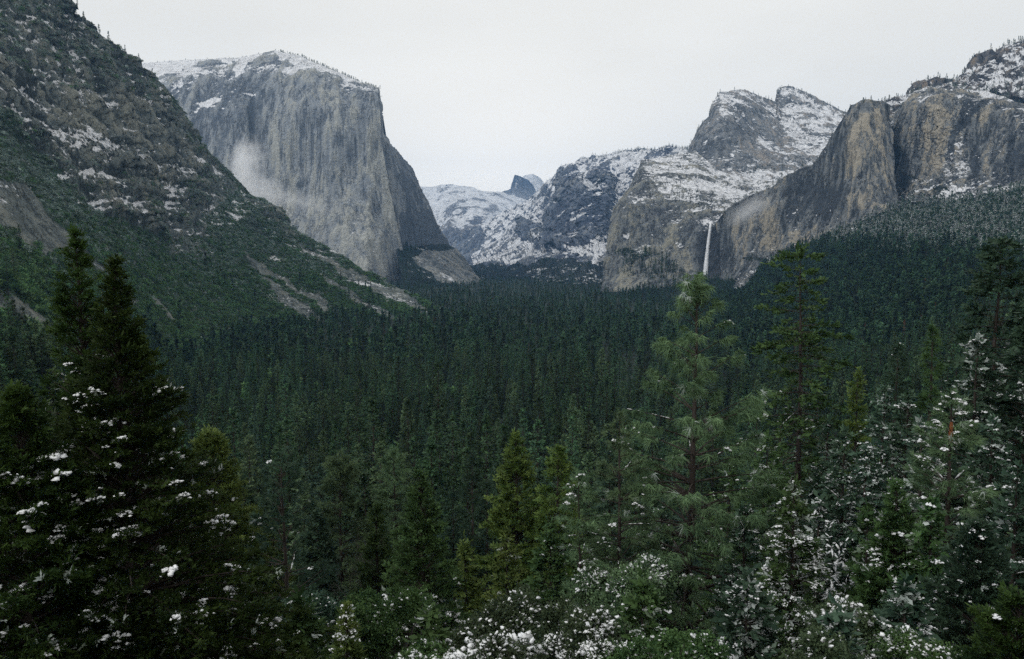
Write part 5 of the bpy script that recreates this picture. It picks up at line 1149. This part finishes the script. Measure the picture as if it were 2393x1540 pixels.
ug = np.stack([rng.uniform(-1, 1, 14000), rng.uniform(9, 330, 14000)], -1); ug[:, 0] *= 12 + ug[:, 1] * 0.9
UG = np.concatenate([ug, ground_z(ug[:, 0], ug[:, 1])[:, None]], 1)
scatter('undergrowth', UG, rng.uniform(0, 6.28, len(UG)), rng.uniform(0.5, 1.5, len(UG)) * np.interp(UG[:, 1], [0, 60, 300], [0.5, 1.0, 2.0]), rng.integers(0, 3, len(UG)), proto_collection('low_brush', [blob_mesh(160 + i, m_fir, 90, 0.26) for i in range(3)]))
# ================================================================== AIR
def vol_mat(name, color, density, aniso=0.0, noise=None):
    m = bpy.data.materials.new(name); t = NT(m)
    v = t.n('ShaderNodeVolumePrincipled', Color=(*color, 1), Anisotropy=aniso)
    if noise is None: v.inputs['Density'].default_value = density
    else:
        sc, centre_fall = noise
        tc = t.n('ShaderNodeTexCoord').outputs['Object']
        n = t.noise(tc, sc, 4, 0.6)
        ln = t.n('ShaderNodeVectorMath', _operation='LENGTH', i0=tc).outputs['Value']
        fall = t.sstep(t.math('MULTIPLY_ADD', t.math('SUBTRACT', n, 0.5), centre_fall, ln), 1.0, 0.15)
        d = t.math('MULTIPLY', t.math('MULTIPLY', fall, t.sstep(n, 0.32, 0.72)), density)
        t.t.links.new(d, v.inputs['Density'])
    t.out(None, v.outputs[0]); return m
def box(name, lo, hi, mat):
    V = np.array([[x, y, z] for x in (lo[0], hi[0]) for y in (lo[1], hi[1]) for z in (lo[2], hi[2])], float)
    f = np.array([[0, 1, 3, 2], [4, 6, 7, 5], [0, 4, 5, 1], [2, 3, 7, 6], [0, 2, 6, 4], [1, 5, 7, 3]])
    return link(name, mesh_np(name, V, [f], [mat]))
hz = box('haze', (-16000, -260, -210), (16000, 17000, 1900), vol_mat('haze', (0.26, 0.54, 0.96), HAZE, 0.0))
tag(hz, kind='stuff')
def puff(x, y, D, rx, ry, rz, dens, tilt=0, sc=2.6, ragged=3.6):
    m = vol_mat('mist', (0.95, 0.96, 0.98), dens, 0.0, (sc, ragged))
    import bmesh
    bm = bmesh.new(); bmesh.ops.create_icosphere(bm, subdivisions=3, radius=1.0)
    me = bpy.data.meshes.new('mist'); bm.to_mesh(me); bm.free(); me.materials.append(m)
    o = link('mist', me, loc=tuple(P(x, y, D))); o.scale = (rx, ry, rz); o.rotation_euler = (0, R_(tilt), 0)
    tag(o, kind='stuff'); return o
if MIST:
    puff(575, 405, 2950, 75, 100, 150, 0.05, 15)
    puff(700, 470, 3250, 210, 90, 50, 0.012, 14)
    puff(605, 455, 2950, 120, 100, 75, 0.06, 0)
    puff(500, 455, 2700, 160, 120, 80, 0.03, 20)
    puff(565, 370, 3000, 45, 60, 95, 0.04, 10)
    puff(1752, 490, 2500, 100, 50, 42, 0.045, -32)
    puff(1645, 676, 2560, 40, 40, 26, 0.04, 0, sc=1.0)
    puff(1120, 520, 11000, 2600, 900, 700, 0.0011, 0, sc=1.2, ragged=0.8)
# ================================================================== RENDER SETTINGS
scene.view_settings.view_transform = 'Standard'; scene.view_settings.look = 'None'
scene.view_settings.exposure = 0.0; scene.view_settings.gamma = 1.0
c = scene.cycles
c.use_denoising = False; c.denoiser = 'OPENIMAGEDENOISE'; c.denoising_input_passes = 'RGB_ALBEDO_NORMAL'
c.max_bounces = 6; c.diffuse_bounces = 3; c.glossy_bounces = 1; c.transmission_bounces = 2; c.transparent_max_bounces = 8; c.volume_bounces = 4
c.volume_max_steps = 128; c.sample_clamp_indirect = 4.0
c.use_adaptive_sampling = True; c.adaptive_threshold = 0.02
